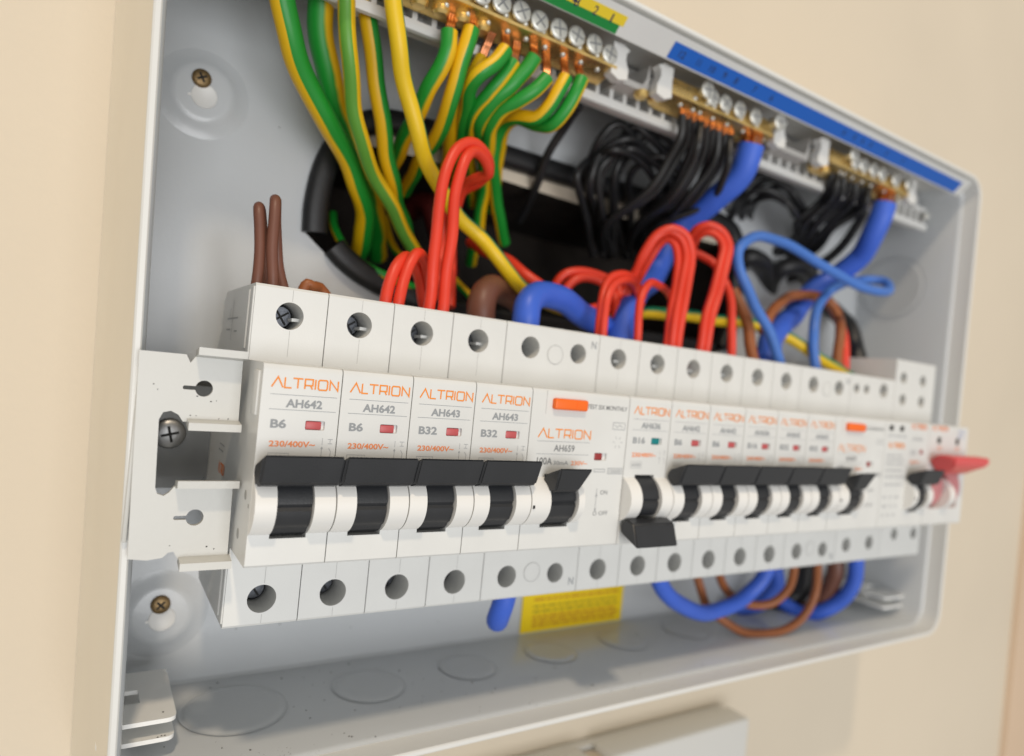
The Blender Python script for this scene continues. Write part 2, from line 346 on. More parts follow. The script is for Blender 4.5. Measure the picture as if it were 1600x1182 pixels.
# ================================================================== enclosure
X0, X1, Z0, Z1 = -24.5, 348.0, -84.5, 150.0; SL = 0.0333
enc = thing("fuse_box_enclosure", "open white metal fuse box enclosure fixed to the cream wall", "enclosure", (160, 80, -84))
EO = Vector((160, 80, -84))
def sub(me, name, parent=enc, off=EO): return link(name, me, parent, -off)
def loops_mesh(name, loops, mt, close_last=False):
    bm = bmesh.new(); R = [[bm.verts.new((p[0], y, p[1])) for p in pts] for pts, y in loops]; n = len(R[0])
    for A, B in zip(R, R[1:]):
        for i in range(n): bm.faces.new((A[i], A[(i+1) % n], B[(i+1) % n], B[i]))
    bmesh.ops.recalc_face_normals(bm, faces=bm.faces)
    return finish(bm, name, mt, 30)
def L(ins, y, r): return (rr(X0+ins, X1-ins, Z0+ins, Z1-ins, max(r-ins, 0.6), 6, SL), y)
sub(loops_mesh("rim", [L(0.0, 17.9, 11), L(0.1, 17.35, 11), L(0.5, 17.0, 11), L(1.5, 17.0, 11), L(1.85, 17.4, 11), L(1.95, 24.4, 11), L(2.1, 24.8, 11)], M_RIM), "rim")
sub(loops_mesh("inner_wall", [L(2.1, 24.8, 11), L(2.7, 25.2, 11), L(3.2, 26.2, 11), L(3.2, 76.5, 5), L(4.2, 77.8, 5)], M_BOX), "inner_wall")
def LO(o, y, r, zb): return (rr(X0-o, X1+o, Z0-zb, Z1+o, r, 6, SL), y)
sub(loops_mesh("outer_wall", [LO(0, 17.9, 11, 0), LO(0.6, 24, 10, 1.5), LO(3.6, 62, 5, 13), LO(5.0, 74, 4, 18), LO(6.5, 79.9, 4, 20)], M_BOXOUT), "outer_wall")
bm = plate_with_hole(rr(X0+2.6, X1-2.6, Z0+2.6, Z1-2.6, 5, 6, SL), OPEN, 77.6)
bmesh.ops.recalc_face_normals(bm, faces=bm.faces)
sub(finish(bm, "back_panel", M_BOX), "back_panel")
# knock-outs pressed into the floor and the right wall
def knockout_mesh(r, n=40):
    bm = bmesh.new(); prof = [(r+0.9, 0.0), (r+0.5, -0.1), (r, -0.12), (r-0.5, 0.12), (r-1.2, 0.3), (r-2.4, 0.28), (0, 0.25)]
    rings = []
    for rad, h in prof:
        rings.append([bm.verts.new((0, 0, h))] if rad == 0 else [bm.verts.new((rad*math.cos(2*math.pi*i/n), rad*math.sin(2*math.pi*i/n), h)) for i in range(n)])
    for A, B in zip(rings, rings[1:]):
        for i in range(n):
            if len(B) == 1: bm.faces.new((A[i], A[(i+1) % n], B[0]))
            else: bm.faces.new((A[i], A[(i+1) % n], B[(i+1) % n], B[i]))
    bmesh.ops.recalc_face_normals(bm, faces=bm.faces)
    return finish(bm, "knockout", M_BOX, 50)
KM = {}
for cx, cy, r in ((13, 55, 14.2), (55, 55.5, 11), (93, 57, 9.6), (130.5, 58, 9.6), (168.5, 58, 9.6), (206, 58, 9.6), (244, 58, 9.6), (291, 56, 9.6)):
    if r not in KM: KM[r] = knockout_mesh(r)
    link("knockout", KM[r], enc, Vector((cx, cy, Z0+3.2+0.36))-EO)
o = link("knockout", knockout_mesh(17), enc, Vector((X1-3.2-0.36, 57, 96))-EO); o.rotation_euler = (0, -math.pi/2, 0)
# pressed screw dishes in the back panel with their blanked keyholes
for cx, cz in ((-9.3, 101.5), (-6.6, -58.6)):
    bm = bmesh.new(); lathe_y(bm, (cx, cz), [(13.5, 77.58), (11.5, 77.2), (9.4, 76.1), (8.4, 75.6), (7.3, 75.5), (0, 75.5)], 48); bmesh.ops.recalc_face_normals(bm, faces=bm.faces)
    sub(finish(bm, "pressed_dish", M_BOX, 60), "pressed_dish")
    bm = bmesh.new(); lathe_y(bm, (cx+0.3, cz-1.0), [(3.75, 75.42), (3.6, 75.2), (3.4, 75.35), (0, 75.35)], 32); b_box(bm, cx-4.2, cx-3.2, 75.3, 75.45, cz-1.9, cz-1.2)
    bmesh.ops.recalc_face_normals(bm, faces=bm.faces); sub(finish(bm, "blanked_keyhole", M_GUARD, 60), "blanked_keyhole")
# lid catches: folded plates low on both sides
def catch_plate(name, x0, x1, y0, y1, z, hole, th=1.1):
    base = bmesh.new(); b_extrude(base, [(p[0], p[1]) for p in rr(x0, x1, y0, y1, 2.2, 4)], z-th/2, z+th/2, 0, 1, 'z')
    es = [e for e in base.edges if e.calc_face_angle(0) > 1.2]; bmesh.ops.bevel(base, geom=es, offset=0.4, segments=2, affect='EDGES')
    cut = bmesh.new(); b_box(cut, hole[0], hole[1], hole[2], hole[3], z-5, z+5)
    return boolean(name, base, cut, M_CATCH, 40)
for side in (0, 1):
    a, b = ((-22.6, -5.3) if side == 0 else (X1-22, X1-3.5)); h = (a-3, a+9.5) if side == 0 else (b-9, b+3)
    c = thing("lid_catch", ("white folded lid catch at the lower left corner of the box floor", "white folded lid catch low on the far right wall")[side], "bracket", ((a+b)/2, 50, -76))
    co = Vector(((a+b)/2, 50, -76))
    link("catch_plate", catch_plate("catch_plate", a, b, 33.6, 62, -70.2, (h[0], h[1], 44, 51.5)), c, -co)
    link("catch_plate", catch_plate("catch_plate", a, b, 34.2, 62, -75.3, (h[0], h[1], 44, 51.5)), c, -co)
    link("fold", box_mesh("fold", a, b, 62.2, 63.2, -75.8, -69.7, M_CATCH, 0.3), c, -co)

# wall screws in the dishes
def pozi_head(bm, c, r, y, dome=0.9, n=28):
    lathe_y(bm, c, [(r, y+0.8), (r, y+0.15), (r*0.9, y-dome*0.35), (r*0.62, y-dome*0.8), (r*0.3, y-dome), (0, y-dome)], n)
def cross_mesh(c, r, y, rot, mt, w=0.28, depth=0.12):
    bm = bmesh.new()
    for k in range(2):
        a = rot+k*math.pi/2; d = Vector((math.cos(a), math.sin(a))); p = Vector((-d.y, d.x))*w*r/2*2*0.5
        q = [Vector(c)+d*r+p, Vector(c)-d*r+p, Vector(c)-d*r-p, Vector(c)+d*r-p]
        bm.faces.new([bm.verts.new((v.x, y-0.01*k, v.y)) for v in q])
    return finish(bm, "drive_slot", mt)
for i, (cx, cz, lab) in enumerate(((-10.2, 105.4, "tarnished brass wall screw in the upper left of the back panel"), (-7.1, -55.0, "tarnished brass wall screw in the lower left of the back panel"))):
    t = thing("wall_screw", lab, "screw", (cx, 75.5, cz)); bm = bmesh.new(); pozi_head(bm, (0, 0), 2.75, -0.9, 0.5); bmesh.ops.recalc_face_normals(bm, faces=bm.faces)
    link("screw_head", finish(bm, "screw_head", M_OLDBR, 50), t); link("drive_slot", cross_mesh((0, 0), 1.5, -1.45, 0.5+i*0.3, M_HOLE, 0.42), t)

# black edge trim round the cable opening (one cut strip with a gap at the left)
def trim_mesh(path, name):
    bm = bmesh.new(); P = spline([(p[0], 0, p[1]) for p in path], 2.5); R = []
    for i, p in enumerate(P):
        t = (P[min(i+1, len(P)-1)]-P[max(i-1, 0)]).normalized(); nrm = Vector((t.z, 0, -t.x))
        ring = []
        for a, b in ((-1.2, 75.4), (-0.4, 74.2), (1.2, 73.5), (4.6, 73.5), (6.2, 74.2), (6.9, 75.6), (6.6, 81.5), (-1.2, 77.3)):
            ring.append(bm.verts.new((p.x+nrm.x*a, b, p.z+nrm.z*a)))
        R.append(ring)
    for A, B in zip(R, R[1:]):
        for k in range(8): bm.faces.new((A[k], A[(k+1) % 8], B[(k+1) % 8], B[k]))
    bm.faces.new(R[0]); bm.faces.new(list(reversed(R[-1]))); bmesh.ops.recalc_face_normals(bm, faces=bm.faces)
    return finish(bm, name, M_TRIM, 60)
t = thing("edge_trim", "black rubber edge trim round the cable opening in the back panel", "trim", (130, 77, 45))
link("trim_strip", trim_mesh(OPEN[:16]+[(236, 49)], "trim_strip"), t, (-130, -77, -45))
link("trim_strip", trim_mesh([(225, 45), (150, 45), (90, 44.6), (66, 46.8), (54, 49.8), (44, 53.5), (36.5, 58), (33.2, 61)], "trim_strip"), t, (-130, -77, -45))

# yellow warning sticker
t = thing("warning_sticker", "yellow printed warning sticker low on the back panel", "sticker", (156, 77.2, -83))
so = Vector((156, 77.2, -83)); link("sticker_sheet", box_mesh("sticker_sheet", 128.3, 183.6, 76.9, 77.25, -80.9, -64.5, M_STICK, 0.08, 1), t, -so)
bm = bmesh.new(); k = 0
for z in (-70.2, -72.3):
    x = 134.0
    while x < 180:
        w = random.uniform(2, 5.5); b_ribbon(bm, [(x, z+0.045*(x-156)*0), (x+w, z)], 0.8, 76.86); x += w+0.9
link("sticker_print", finish(bm, "sticker_print", M_STINK2), t, -so)
bm = bmesh.new()
for z in (-67.2, -74.6, -76.4, -78.2):
    x = 134.0
    while x < 178:
        w = random.uniform(1.5, 6); b_ribbon(bm, [(x, z), (x+w, z)], 0.95, 76.86); x += w+0.8
link("sticker_print", finish(bm, "sticker_print", M_STINK), t, -so)

# DIN rail with its fixing screw
prof = [(67, -17.5), (66, -17.5), (66, -13.2), (60.5, -13.2), (60.5, 13.2), (66, 13.2), (66, 17.5), (67, 17.5), (67, 12), (61.6, 12), (61.6, -12), (67, -12)]
t = thing("mounting_rail", "grey steel mounting rail behind the breakers, end showing at left", "rail", (-19, 66, 0)); ro = Vector((-19, 66, 0))
link("rail_strip", ext_mesh("rail_strip", prof, -19.5, 330, M_RAIL, 0.25, 1), t, -ro)
for x in (-14.5, 322): link("standoff", box_mesh("standoff", x-3.5, x+3.5, 67.2, 77.2, -12, 12, M_BOX, 0.4), t, -ro)
t = thing("rail_screw", "shiny domed steel screw on the mounting rail behind the left bracket", "screw", (-10.9, 60, -0.8)); bm = bmesh.new(); pozi_head(bm, (0, 0), 4.2, -1.2, 1.0, 32); bmesh.ops.recalc_face_normals(bm, faces=bm.faces)
link("screw_head", finish(bm, "screw_head", M_STEEL, 60), t); link("drive_slot", cross_mesh((0, 0), 2.3, -2.24, 0.25, M_HOLE, 0.30), t)

# white sheet-metal bracket at the left end
prof = [(-22.9, 22.4), (-13.6, 22.4), (-12.6, 20.6), (-11.6, 22.2), (-1.6, 22.6), (-1.3, 7.7), (-13.0, 7.3), (-14.0, 8.8), (-15.6, 9.6), (-17.1, 9.2), (-17.8, 7.6), (-17.2, -7.6), (-16.7, -8.9), (-15.4, -9.4), (-14.4, -8.7), (-13.4, -7.3), (-1.1, -7.3), (-0.8, -23.8), (-11.2, -23.9), (-12.3, -22.0), (-13.4, -22.2), (-14.4, -23.3), (-17.5, -23.7), (-21.2, -23.2)]
base = bmesh.new(); b_extrude(base, prof, 14.4, 15.6, 0, 1, 'y'); cut = bmesh.new()
for cx, cz in ((-9.3, 15.0), (-8.6, -14.4)):
    b_cyl(cut, (cx, cz), 1.85, 10, 20, 28)
me = None
brk = thing("end_bracket", "white folded sheet-metal bracket with two keyholes beside the first breaker", "bracket", (-23, 15, 0)); bo = Vector((-23, 15, 0))
bmesh.ops.recalc_face_normals(base, faces=base.faces)
me = boolean("bracket_plate", base, cut, M_BRK, 30)
# second pass: the narrow slot of each keyhole
tmp = bmesh.new(); tmp.from_mesh(me)
for v in tmp.verts: v.co /= S
cut = bmesh.new()
for cx, cz in ((-9.3, 15.0), (-8.6, -14.4)): b_extrude(cut, rr(cx-4.4, cx-1.0, cz-0.45, cz+0.45, 0.42, 4), 10, 20, 0, 1, 'y')
link("bracket_plate", boolean("bracket_plate", tmp, cut, M_BRK, 30), brk, -bo)
for z, x0, sgn in ((22.2, -11.6, 1), (7.9, -12.2, -1), (-7.5, -13.2, 1), (-23.4, -11.2, -1)):
    bm = bmesh.new()
    pr = [(15.5, z+sgn*0.1), (14.2, z-sgn*0.15), (12.2, z+sgn*0.2), (10.6, z+sgn*0.4), (10.5, z+sgn*2.1), (12.2, z+sgn*1.9), (14.2, z+sgn*1.5), (15.5, z+sgn*1.4)]
    b_extrude(bm, pr, x0, -0.4 if z < 0 else -1.2, 0.45, 2); bmesh.ops.recalc_face_normals(bm, faces=bm.faces)
    link("folded_lip", finish(bm, "folded_lip", M_BRK, 50), brk, -bo)
link("side_leg", box_mesh("side_leg", -22.6, -21.6, 15.8, 70, -20, 19, M_BRK, 0.3), brk, -bo)

# ================================================================== breakers
NB = -42.0; NT = 41.0
def body_prof(top=NT, bot=NB):
    return [(1.3, 22.5), (0.5, 22.25), (0.12, 21.7), (0, 21.0), (0, -22.0), (0.5, -22.5), (17, -22.5), (17, bot+0.6), (17.5, bot), (57, bot), (60, bot+3), (60, -30), (66.5, -23), (68, -21), (68, 21), (66.5, 23), (60, 30), (60, top-3), (57, top), (17.5, top), (17, top-0.6), (17, 22.5)]
def make_body(name, w, cuts, slot=None, ind=None, top=NT, bot=NB):
    base = bmesh.new(); b_extrude(base, body_prof(top, bot), 0.12, w-0.12, 0.32, 2)
    cut = bmesh.new()
    for cx, cz, r in cuts: b_cyl(cut, (cx, cz), r, 10, 31, 32)
    if slot:
        for s in slot: b_box(cut, s[0], s[1], -4, 13, s[2], s[3])
    if ind:
        for i in ind: b_box(cut, i[0], i[1], -2, 0.75, i[2], i[3], 0.3, 2)
    return boolean(name, base, cut, M_BODY, 28)
AX, AZ = 4.1, -8.7
def guard_mesh(x0, x1, R=8.7):
    pts = [(AX+R*math.cos(math.radians(a)), AZ+R*math.sin(math.radians(a))*0.86) for a in range(100, 261, 8)]
    pts = [(6, AZ+R*0.86)]+pts+[(6, AZ-R*0.86)]
    return ext_mesh("toggle_guard", pts, x0, x1, M_GUARD, 0.35, 2, smooth=30)
def toggle_mesh(d0, d1, b0, b1, up=True, neck=None, mt=M_TOG, dz=0.0):
    bm = bmesh.new(); R = 7.5; pts = []
    for a in range(138 if up else 84, 253 if up else 223, 6):
        rad = R
        if a in (174, 186): rad = R-0.0
        if a == 180: rad = R-0.55
        if a in (228, 222): rad = R-0.35
        pts.append((AX+rad*math.cos(math.radians(a)), AZ+rad*math.sin(math.radians(a))))
    b_extrude(bm, pts, d0, d1, 0, 1)
    f = (lambda z: z+dz) if up else (lambda z: 2*AZ-0.6-z)
    n0, n1 = neck or (b0, b1)
    A = [(-8.6, 3.6, b0, b1), (-1.0, 0.6, b0, b1), (-0.4, -1.4, b0, b1), (-2.6, -4.2, n0, n1), (-6.2, -3.1, n0, n1)]
    l = [bm.verts.new((p[2], p[0], f(p[1]))) for p in A]; r = [bm.verts.new((p[3], p[0], f(p[1]))) for p in A]; k = len(A)
    fs = [bm.faces.new(l), bm.faces.new(list(reversed(r)))]+[bm.faces.new((l[i], r[i], r[(i+1) % k], l[(i+1) % k])) for i in range(k)]
    bmesh.ops.recalc_face_normals(bm, faces=bm.faces)
    bmesh.ops.bevel(bm, geom=list({e for q in fs for e in q.edges}), offset=0.5, segments=3, affect='EDGES', clamp_overlap=True)
    return finish(bm, "toggle", mt, 40)
def term_screw_mesh(r=3.05):
    bm = bmesh.new(); lathe_y(bm, (0, 0), [(r, 3.5), (r, 0.4), (r*0.85, 0), (0, 0)], 24); bmesh.ops.recalc_face_normals(bm, faces=bm.faces); return finish(bm, "terminal_screw", M_DSTEEL, 40)
TS = term_screw_mesh(); TSX = cross_mesh((0, 0), 2.4, -0.06, 0.6, M_HOLE, 0.22); TSS = None
bm = bmesh.new(); b_box(bm, 1.5, 3.3, 4.0, 8.4, -0.4, 0.4); bmesh.ops.recalc_face_normals(bm, faces=bm.faces); BARM = finish(bm, "terminal_rib", M_BODY)
MB = make_body("breaker_body", 17.7, ((8.6, 34.0, 3.35), (8.6, -35.4, 3.45)), [(4.75, 12.75, -16.2, -1.25)], [(10.2, 14.6, 8.15, 10.25)])
GL = guard_mesh(0.16, 4.72); GR = guard_mesh(12.78, 17.54)
TU = toggle_mesh(4.95, 12.55, 0.08, 17.62, True); TD = toggle_mesh(4.95, 12.55, 0.3, 17.4, False)
SYM = lines_mesh([[(14.4, 6.4), (14.4, 4.9)], [(14.4, 4.5), (14.4, 2.2)], ('dot', 14.4, 4.1, 0.26), [(16.2, 6.2), (16.2, 5.3)], [(15.6, 6.2), (16.8, 6.2)], [(15.7, 5.2), (16.7, 5.2)], [(16.0, 4.2), (16.5, 3.4), (16.4, 2.3)]], 0.13, M_INKL)
LINES = lines_mesh([[(2.0, 15.75), (16.8, 15.75)], [(2.0, 12.45), (16.8, 12.45)]], 0.10, M_INK)
LOGO = logo_mesh(2.1, 17.3, 14.7, 2.25, 0.34, M_INKO)
VOLT = text_mesh("230/400V~", 2.7, 4.2, 10.1, 1.35, M_INKO2, bold=0.028)
SIXK = [text_mesh("6000", 3.1, 1.2, 3.6, 1.2, M_INKL), lines_mesh([('box', 2.7, 0.8, 7.1, 2.8)], 0.1, M_INKL)]
SEAM = lines_mesh([[(8.9, 30.4), (8.9, 24.0)], [(8.9, 37.6), (8.9, 40.4)], [(8.9, -39.2), (8.9, -41.4)], [(8.9, -31.6), (8.9, -23.5)]], 0.09, M_SEAM, 16.96)
IND = {}
for k, mt in (("red", M_RED), ("teal", M_TEAL), ("dark", M_DKRED)):
    bm = bmesh.new(); b_box(bm, 10.28, 13.9, 0.12, 0.74, 8.22, 10.15, 0.3, 2); bmesh.ops.recalc_face_normals(bm, faces=bm.faces); IND[k] = finish(bm, "indicator", mt)
TX = {}
def tmesh(key, *a, **k):
    if key not in TX: TX[key] = text_mesh(*a, **k)
    return TX[key]
def screws_in(t, holes, rib=True):
    for cx, cz in holes:
        s = link("terminal_screw", TS, t, (cx-0.3, 25.5, cz)); link("drive_slot", TSX, s)
        if rib and cz > 0: link("terminal_rib", BARM, t, (cx, 17, cz-0.6))
def breaker(slot, model, rating, label, ind="red", up=True):
    t = thing("circuit_breaker", label, "circuit breaker", (slot*17.7, 0, 0), "circuit breakers on the rail")
    link("body", MB, t); link("toggle_guard", GL, t); link("toggle_guard", GR, t); link("toggle", TU if up else TD, t)
    i = link("indicator", IND[ind], t); screws_in(t, ((8.6, 34.0), (8.6, -35.4)))
    link("logo_print", LOGO, t); link("ruled_lines", LINES, t); link("mould_seam", SEAM, t)
    link("model_print", tmesh(model, model, 5.5, 12.95, 8.1, 1.95, M_INK, bold=0.034), t)
    link("rating_print", tmesh(rating, rating, 2.6, 8.3, 3.4 if len(rating) == 2 else 5.0, 2.0, M_INK, bold=0.034), t)
    link("voltage_print", VOLT, t); link("symbol_print", SYM, t)
    b = link("capacity_print", SIXK[0], t); link("printed_box", SIXK[1], b)
    return t
m1 = breaker(0, "AH642", "B6", "leftmost white B6 breaker with black toggle up, next to the white bracket")
breaker(1, "AH642", "B6", "second B6 breaker from the left end, toggle up")
breaker(2, "AH643", "B32", "left B32 breaker of the pair beside the wide residual current device")
breaker(3, "AH643", "B32", "B32 breaker touching the left side of the first wide residual current device")
breaker(6, "AH636", "B16", "breaker with its black toggle pushed down and teal indicator", "teal", False)
breaker(7, "AH642", "B6", "first toggle-up breaker right of the breaker that is switched off")
breaker(8, "AH642", "B6", "second toggle-up breaker right of the breaker that is switched off")
breaker(9, "AH636", "B16", "third toggle-up breaker right of the breaker that is switched off")
breaker(10, "AH643", "B32", "fourth toggle-up breaker right of the breaker that is switched off")
breaker(11, "AH643", "B32", "breaker touching the left side of the far, blurred residual current device")
# exposed left flank of the first breaker
link("side_tab", box_mesh("side_tab", -0.35, 0.3, 2.6, 7.6, 10.6, 20.6, M_BODY, 0.25), m1)
for a_, b_, c_, d_ in ((17.6, 21, 24, 40.2), (22.6, 24.4, 25, 39.6), (17.6, 20.4, -41, -24), (22.4, 24.6, -40.5, -25)): link("side_rib", box_mesh("side_rib", -0.25, 0.3, a_, b_, c_, d_, M_BODY, 0.15, 1), m1)
for y, z, r in ((5.5, -7.5, 1.1), (1.6, -9.2, 0.5), (9.8, -17.2, 1.2)):
    bm = bmesh.new(); b_cyl(bm, (y, z), r, 0.05, 0.3, 20, axis='x'); link("rivet_dimple", finish(bm, "rivet_dimple", M_SEAM), m1)
def sideplace(x, z, y): return (0.06+(y+0.05)*0.5, 40.0-x, z)
link("side_logo_print", logo_mesh(0, 0.0, 9.0, 2.6, 0.45, M_INKO2, place=lambda x, z, y: (0.06+(y+0.05)*0.3, 43.0-x*1.0, -8.4+z)), m1)
for (ya, za, yb, zb) in ((36, 33, 52, 33), (44, 38, 44, 27), (46, 30, 52, 30), (36, 29.5, 40, 29.5), (48, 36, 48, 33), (37, -31, 49, -31), (45, -27, 45, -36), (37, -1, 44, -1), (38, -2.6, 45, -2.6)):
    bm = bmesh.new(); d = Vector((yb-ya, zb-za)).normalized()*0.2; p = (-d.y, d.x)
    bm.faces.new([bm.verts.new((0.06, yy, zz)) for yy, zz in ((ya+p[0], za+p[1]), (yb+p[0], zb+p[1]), (yb-p[0], zb-p[1]), (ya-p[0], za-p[1]))])
    link("side_diagram_print", finish(bm, "side_diagram_print", M_INKL), m1)

# ---- residual current devices (two modules wide)
RB = make_body("rcd_body", 35.4, ((9.0, 34.1, 3.3), (27.2, 34.0, 3.1), (8.6, -35.2, 3.3), (26.6, -35.3, 3.1)), [(6.5, 16.0, -16.2, -1.25)], [(23.6, 28.2, 2.85, 5.05)])
RG1 = guard_mesh(0.16, 6.45); RG2 = guard_mesh(16.05, 18.2)
RT = toggle_mesh(6.7, 15.8, 5.6, 17.0, True, (6.2, 14.2), dz=-1.9)
bm = bmesh.new(); b_box(bm, 6.9, 18.6, -1.5, 0.6, 16.9, 20.0, 0.55, 3); b_box(bm, 14.4, 14.6, -1.56, -1.3, 17.2, 19.7); bmesh.ops.recalc_face_normals(bm, faces=bm.faces); RBTN = finish(bm, "test_button", M_ORBTN)
bm = bmesh.new(); b_box(bm, 23.7, 26.8, 0.15, 0.74, 2.92, 4.98, 0.3, 2); bmesh.ops.recalc_face_normals(bm, faces=bm.faces); RIND = finish(bm, "indicator", M_DKRED)
RLOGO = logo_mesh(3.1, 8.9, 18.3, 2.5, 0.36, M_INKO); RLIN = lines_mesh([[(3.0, 7.9), (21.4, 7.9)], [(3.0, 4.35), (21.4, 4.35)]], 0.10, M_INK)
RSYM = lines_mesh([('box', 29.6, 12.2, 34.3, 14.2), [(30.2, 13.6), (31.2, 12.8), (32.2, 13.6), (33.4, 12.8)], [(25.8, -5.4), (25.8, -12.0)], [(25.5, -7.8), (25.8, -6.8), (26.1, -7.8)], [(25.5, -11.2), (25.8, -12.1), (26.1, -11.2)], ('box', 24.0, -0.5, 28.0, 0.3), ('box', 29.2, -1.0, 34.8, 0.6)]
    + [[(32+1.9*math.cos(a), 8.4+1.9*math.sin(a)), (32+1.1*math.cos(a), 8.4+1.1*math.sin(a))] for a in [k*math.pi/3 for k in range(6)]], 0.15, M_INK)
ROFF = []
for cx, cz in ((18.3, 32.8), (17.6, -34.4)):
    bm = bmesh.new(); lathe_y(bm, (cx, cz), [(2.95, 16.98), (2.8, 17.2), (2.7, 16.88), (0, 16.86)], 32); bmesh.ops.recalc_face_normals(bm, faces=bm.faces); ROFF.append(finish(bm, "blank_plug", M_BODY))
FSEAM = lines_mesh([[(4.8, 22.0), (4.8, 15.5)]], 0.1, M_SEAM)
PLUGSEAM = lines_mesh([[(18.3+2.95*math.cos(k*math.pi/16), 32.8+2.95*math.sin(k*math.pi/16)) for k in range(33)], [(17.6+2.95*math.cos(k*math.pi/16), -34.4+2.95*math.sin(k*math.pi/16)) for k in range(33)]], 0.14, M_SEAM, 16.94)
def rcd(slot, label):
    t = thing("residual_current_device", label, "circuit breaker", (slot*17.7, 0, 0), "residual current devices on the rail")
    link("body", RB, t); link("toggle_guard", RG1, t); link("toggle_guard", RG2, t); link("toggle", RT, t); link("test_button", RBTN, t); link("indicator", RIND, t)
    for me in ROFF: link("blank_plug", me, t)
    link("plug_seam", PLUGSEAM, t); link("face_seam", FSEAM, t)
    link("logo_print", RLOGO, t); link("ruled_lines", RLIN, t); link("symbol_print", RSYM, t)
    for nm, s, x, z, w, h, mt, b in (("test_print", "TEST SIX MONTHLY", 19.2, 17.75, 15.3, 1.3, M_INKD, 0.012), ("model_print", "AH659", 8.8, 5.1, 7.3, 1.9, M_INKD, 0.015), ("rating_print", "100A", 3.4, 1.35, 5.2, 2.0, M_INKD, 0.015),
        ("sensitivity_print", "30mA", 9.1, 1.35, 5.2, 1.15, M_INK, 0.01), ("voltage_print", "230V~", 15.3, 1.3, 5.9, 1.25, M_INKO2, 0.02), ("capacity_print", "10000", 29.7, -0.8, 4.6, 1.1, M_INK, 0.0),
        ("on_print", "ON", 27.2, -7.2, 2.7, 1.3, M_INKD, 0.0), ("off_print", "O OFF", 25.1, -13.3, 5.6, 1.2, M_INKD, 0.0)):
        link(nm, tmesh("r"+s, s, x, z, w, h, mt, bold=b), t)
    for z in (36.2, -39.6): link("terminal_print", tmesh("N%d" % z, "N", 32.2, z, 2.0, 2.4, M_INK, y=16.95), t)
    screws_in(t, ((9.0, 34.1), (27.2, 34.0), (8.6, -35.2), (26.6, -35.3)), False)
    link("latch_slot", box_mesh("latch_slot", 0.5, 1.1, -4.75, -4.2, -9.9, -9.0, M_HOLE), t)
    return t
rcd(4, "wide residual current device with sharp orange test button beside the four left breakers")
rcd(12, "blurred residual current device with orange test button near the right end of the row")

# ---- surge protector: a label half and a toggle half
t = thing("surge_protector", "surge protection unit covered in small print, black toggle beside the red switch", "circuit breaker", (14*17.7, 0, 0))
link("body", make_body("surge_body", 35.4, ((4.9, 34.9, 2.1), (12.6, 35.0, 2.1), (26.5, 35.4, 3.2), (8.6, -34.2, 3.1), (26.6, -34.0, 3.1)), [(22.4, 30.4, -16.2, -1.25)], [(2.8, 6.2, 18.2, 20.6), (11.0, 14.4, 18.2, 20.6)]), t)
for x in (2.9, 11.1): link("status_window", box_mesh("status_window", x, x+3.2, 0.3, 0.74, 18.3, 20.5, M_HOLE, 0.15), t)
for a, b in ((19.0, 22.35), (30.45, 34.6)): link("toggle_guard", guard_mesh(a, b), t)
link("toggle", toggle_mesh(22.6, 30.2, 18.6, 34.6), t); link("logo_print", logo_mesh(3.0, 11.2, 12.5, 2.0, 0.4, M_INKO), t); link("logo_print", logo_mesh(20.0, 19.8, 12.5, 2.0, 0.4, M_INKO2), t)
bm = bmesh.new()
for z in (16.2, 8.0, 6.2, 4.4, 1.6, -1.0, -4.4, -9.6, -13.4, -17.2):
    x = 2.6
    while x < 15:
        w = random.uniform(1.2, 3.4); b_ribbon(bm, [(x, z), (x+w, z)], 0.7, -0.05); x += w+0.9+(1.5 if z < -5 else 0)
link("small_print", finish(bm, "small_print", M_INKL), t)
link("rating_print", text_mesh("B20", 21.0, 8.6, 4.5, 2.0, M_INKL), t); link("voltage_print", text_mesh("230V~", 20.6, 4.6, 9.5, 1.6, M_INKO2), t); link("model_print", text_mesh("AH642", 21.5, 14.6, 9, 1.8, M_INKL), t)
link("indicator", box_mesh("indicator", 28.6, 31.0, -0.12, 0.3, 9.0, 10.9, M_DKRED, 0.1), t)
screws_in(t, ((26.5, 35.4), (8.6, -34.2), (26.6, -34.0)), False)
link("latch_slot", box_mesh("latch_slot", 19.4, 20.0, -4.75, -4.2, -9.9, -9.0, M_HOLE), t)

# ---- main switch with red lever
t = thing("main_switch", "main isolator switch with red lever at the right end of the row", "switch", (16*17.7, 0, 0))
link("body", make_body("switch_body", 35.4, ((7.0, 42.6, 2.7), (24.4, 42.4, 2.7), (7.8, 32.4, 2.7), (24.6, 32.4, 2.7), (12.0, -31.0, 2.8), (29.4, -31.2, 2.8)), [(5.0, 30.0, -15.0, 0.6)], [(7.5, 11.0, 14.0, 17.0), (24.2, 27.7, 14.0, 17.0)], top=51.0), t)
for x in (7.6, 24.3): link("status_window", box_mesh("status_window", x, x+3.3, 0.3, 0.74, 14.1, 16.9, M_HOLE, 0.15), t)
link("logo_print", logo_mesh(2.0, 20.0, 14.0, 1.8, 0.4, M_INKO2), t); link("symbol_print", lines_mesh([('box', 26, 17.6, 31, 20.6), [(26.8, 18.4), (30.2, 19.8)]], 0.25, M_CLBLUE), t)
link("position_print", text_mesh("OFF", 8, 11.4, 4, 1.4, M_INKO2), t); link("position_print", text_mesh("OFF", 24, 11.4, 4, 1.4, M_INKO2), t)
bm = bmesh.new()
A = [(-10.5, 9.4, 1.5, 34.8), (-10.2, 5.8, 2.5, 34.0), (-4.5, 1.2, 8.0, 24.5), (-0.6, 0.8, 8.0, 24.5), (-0.5, 6.4, 0.4, 33.0), (-4.0, 9.7, 0.4, 34.5)]
l = [bm.verts.new((p[2], p[0], p[1])) for p in A]; r = [bm.verts.new((p[3], p[0], p[1])) for p in A]; k = len(A)
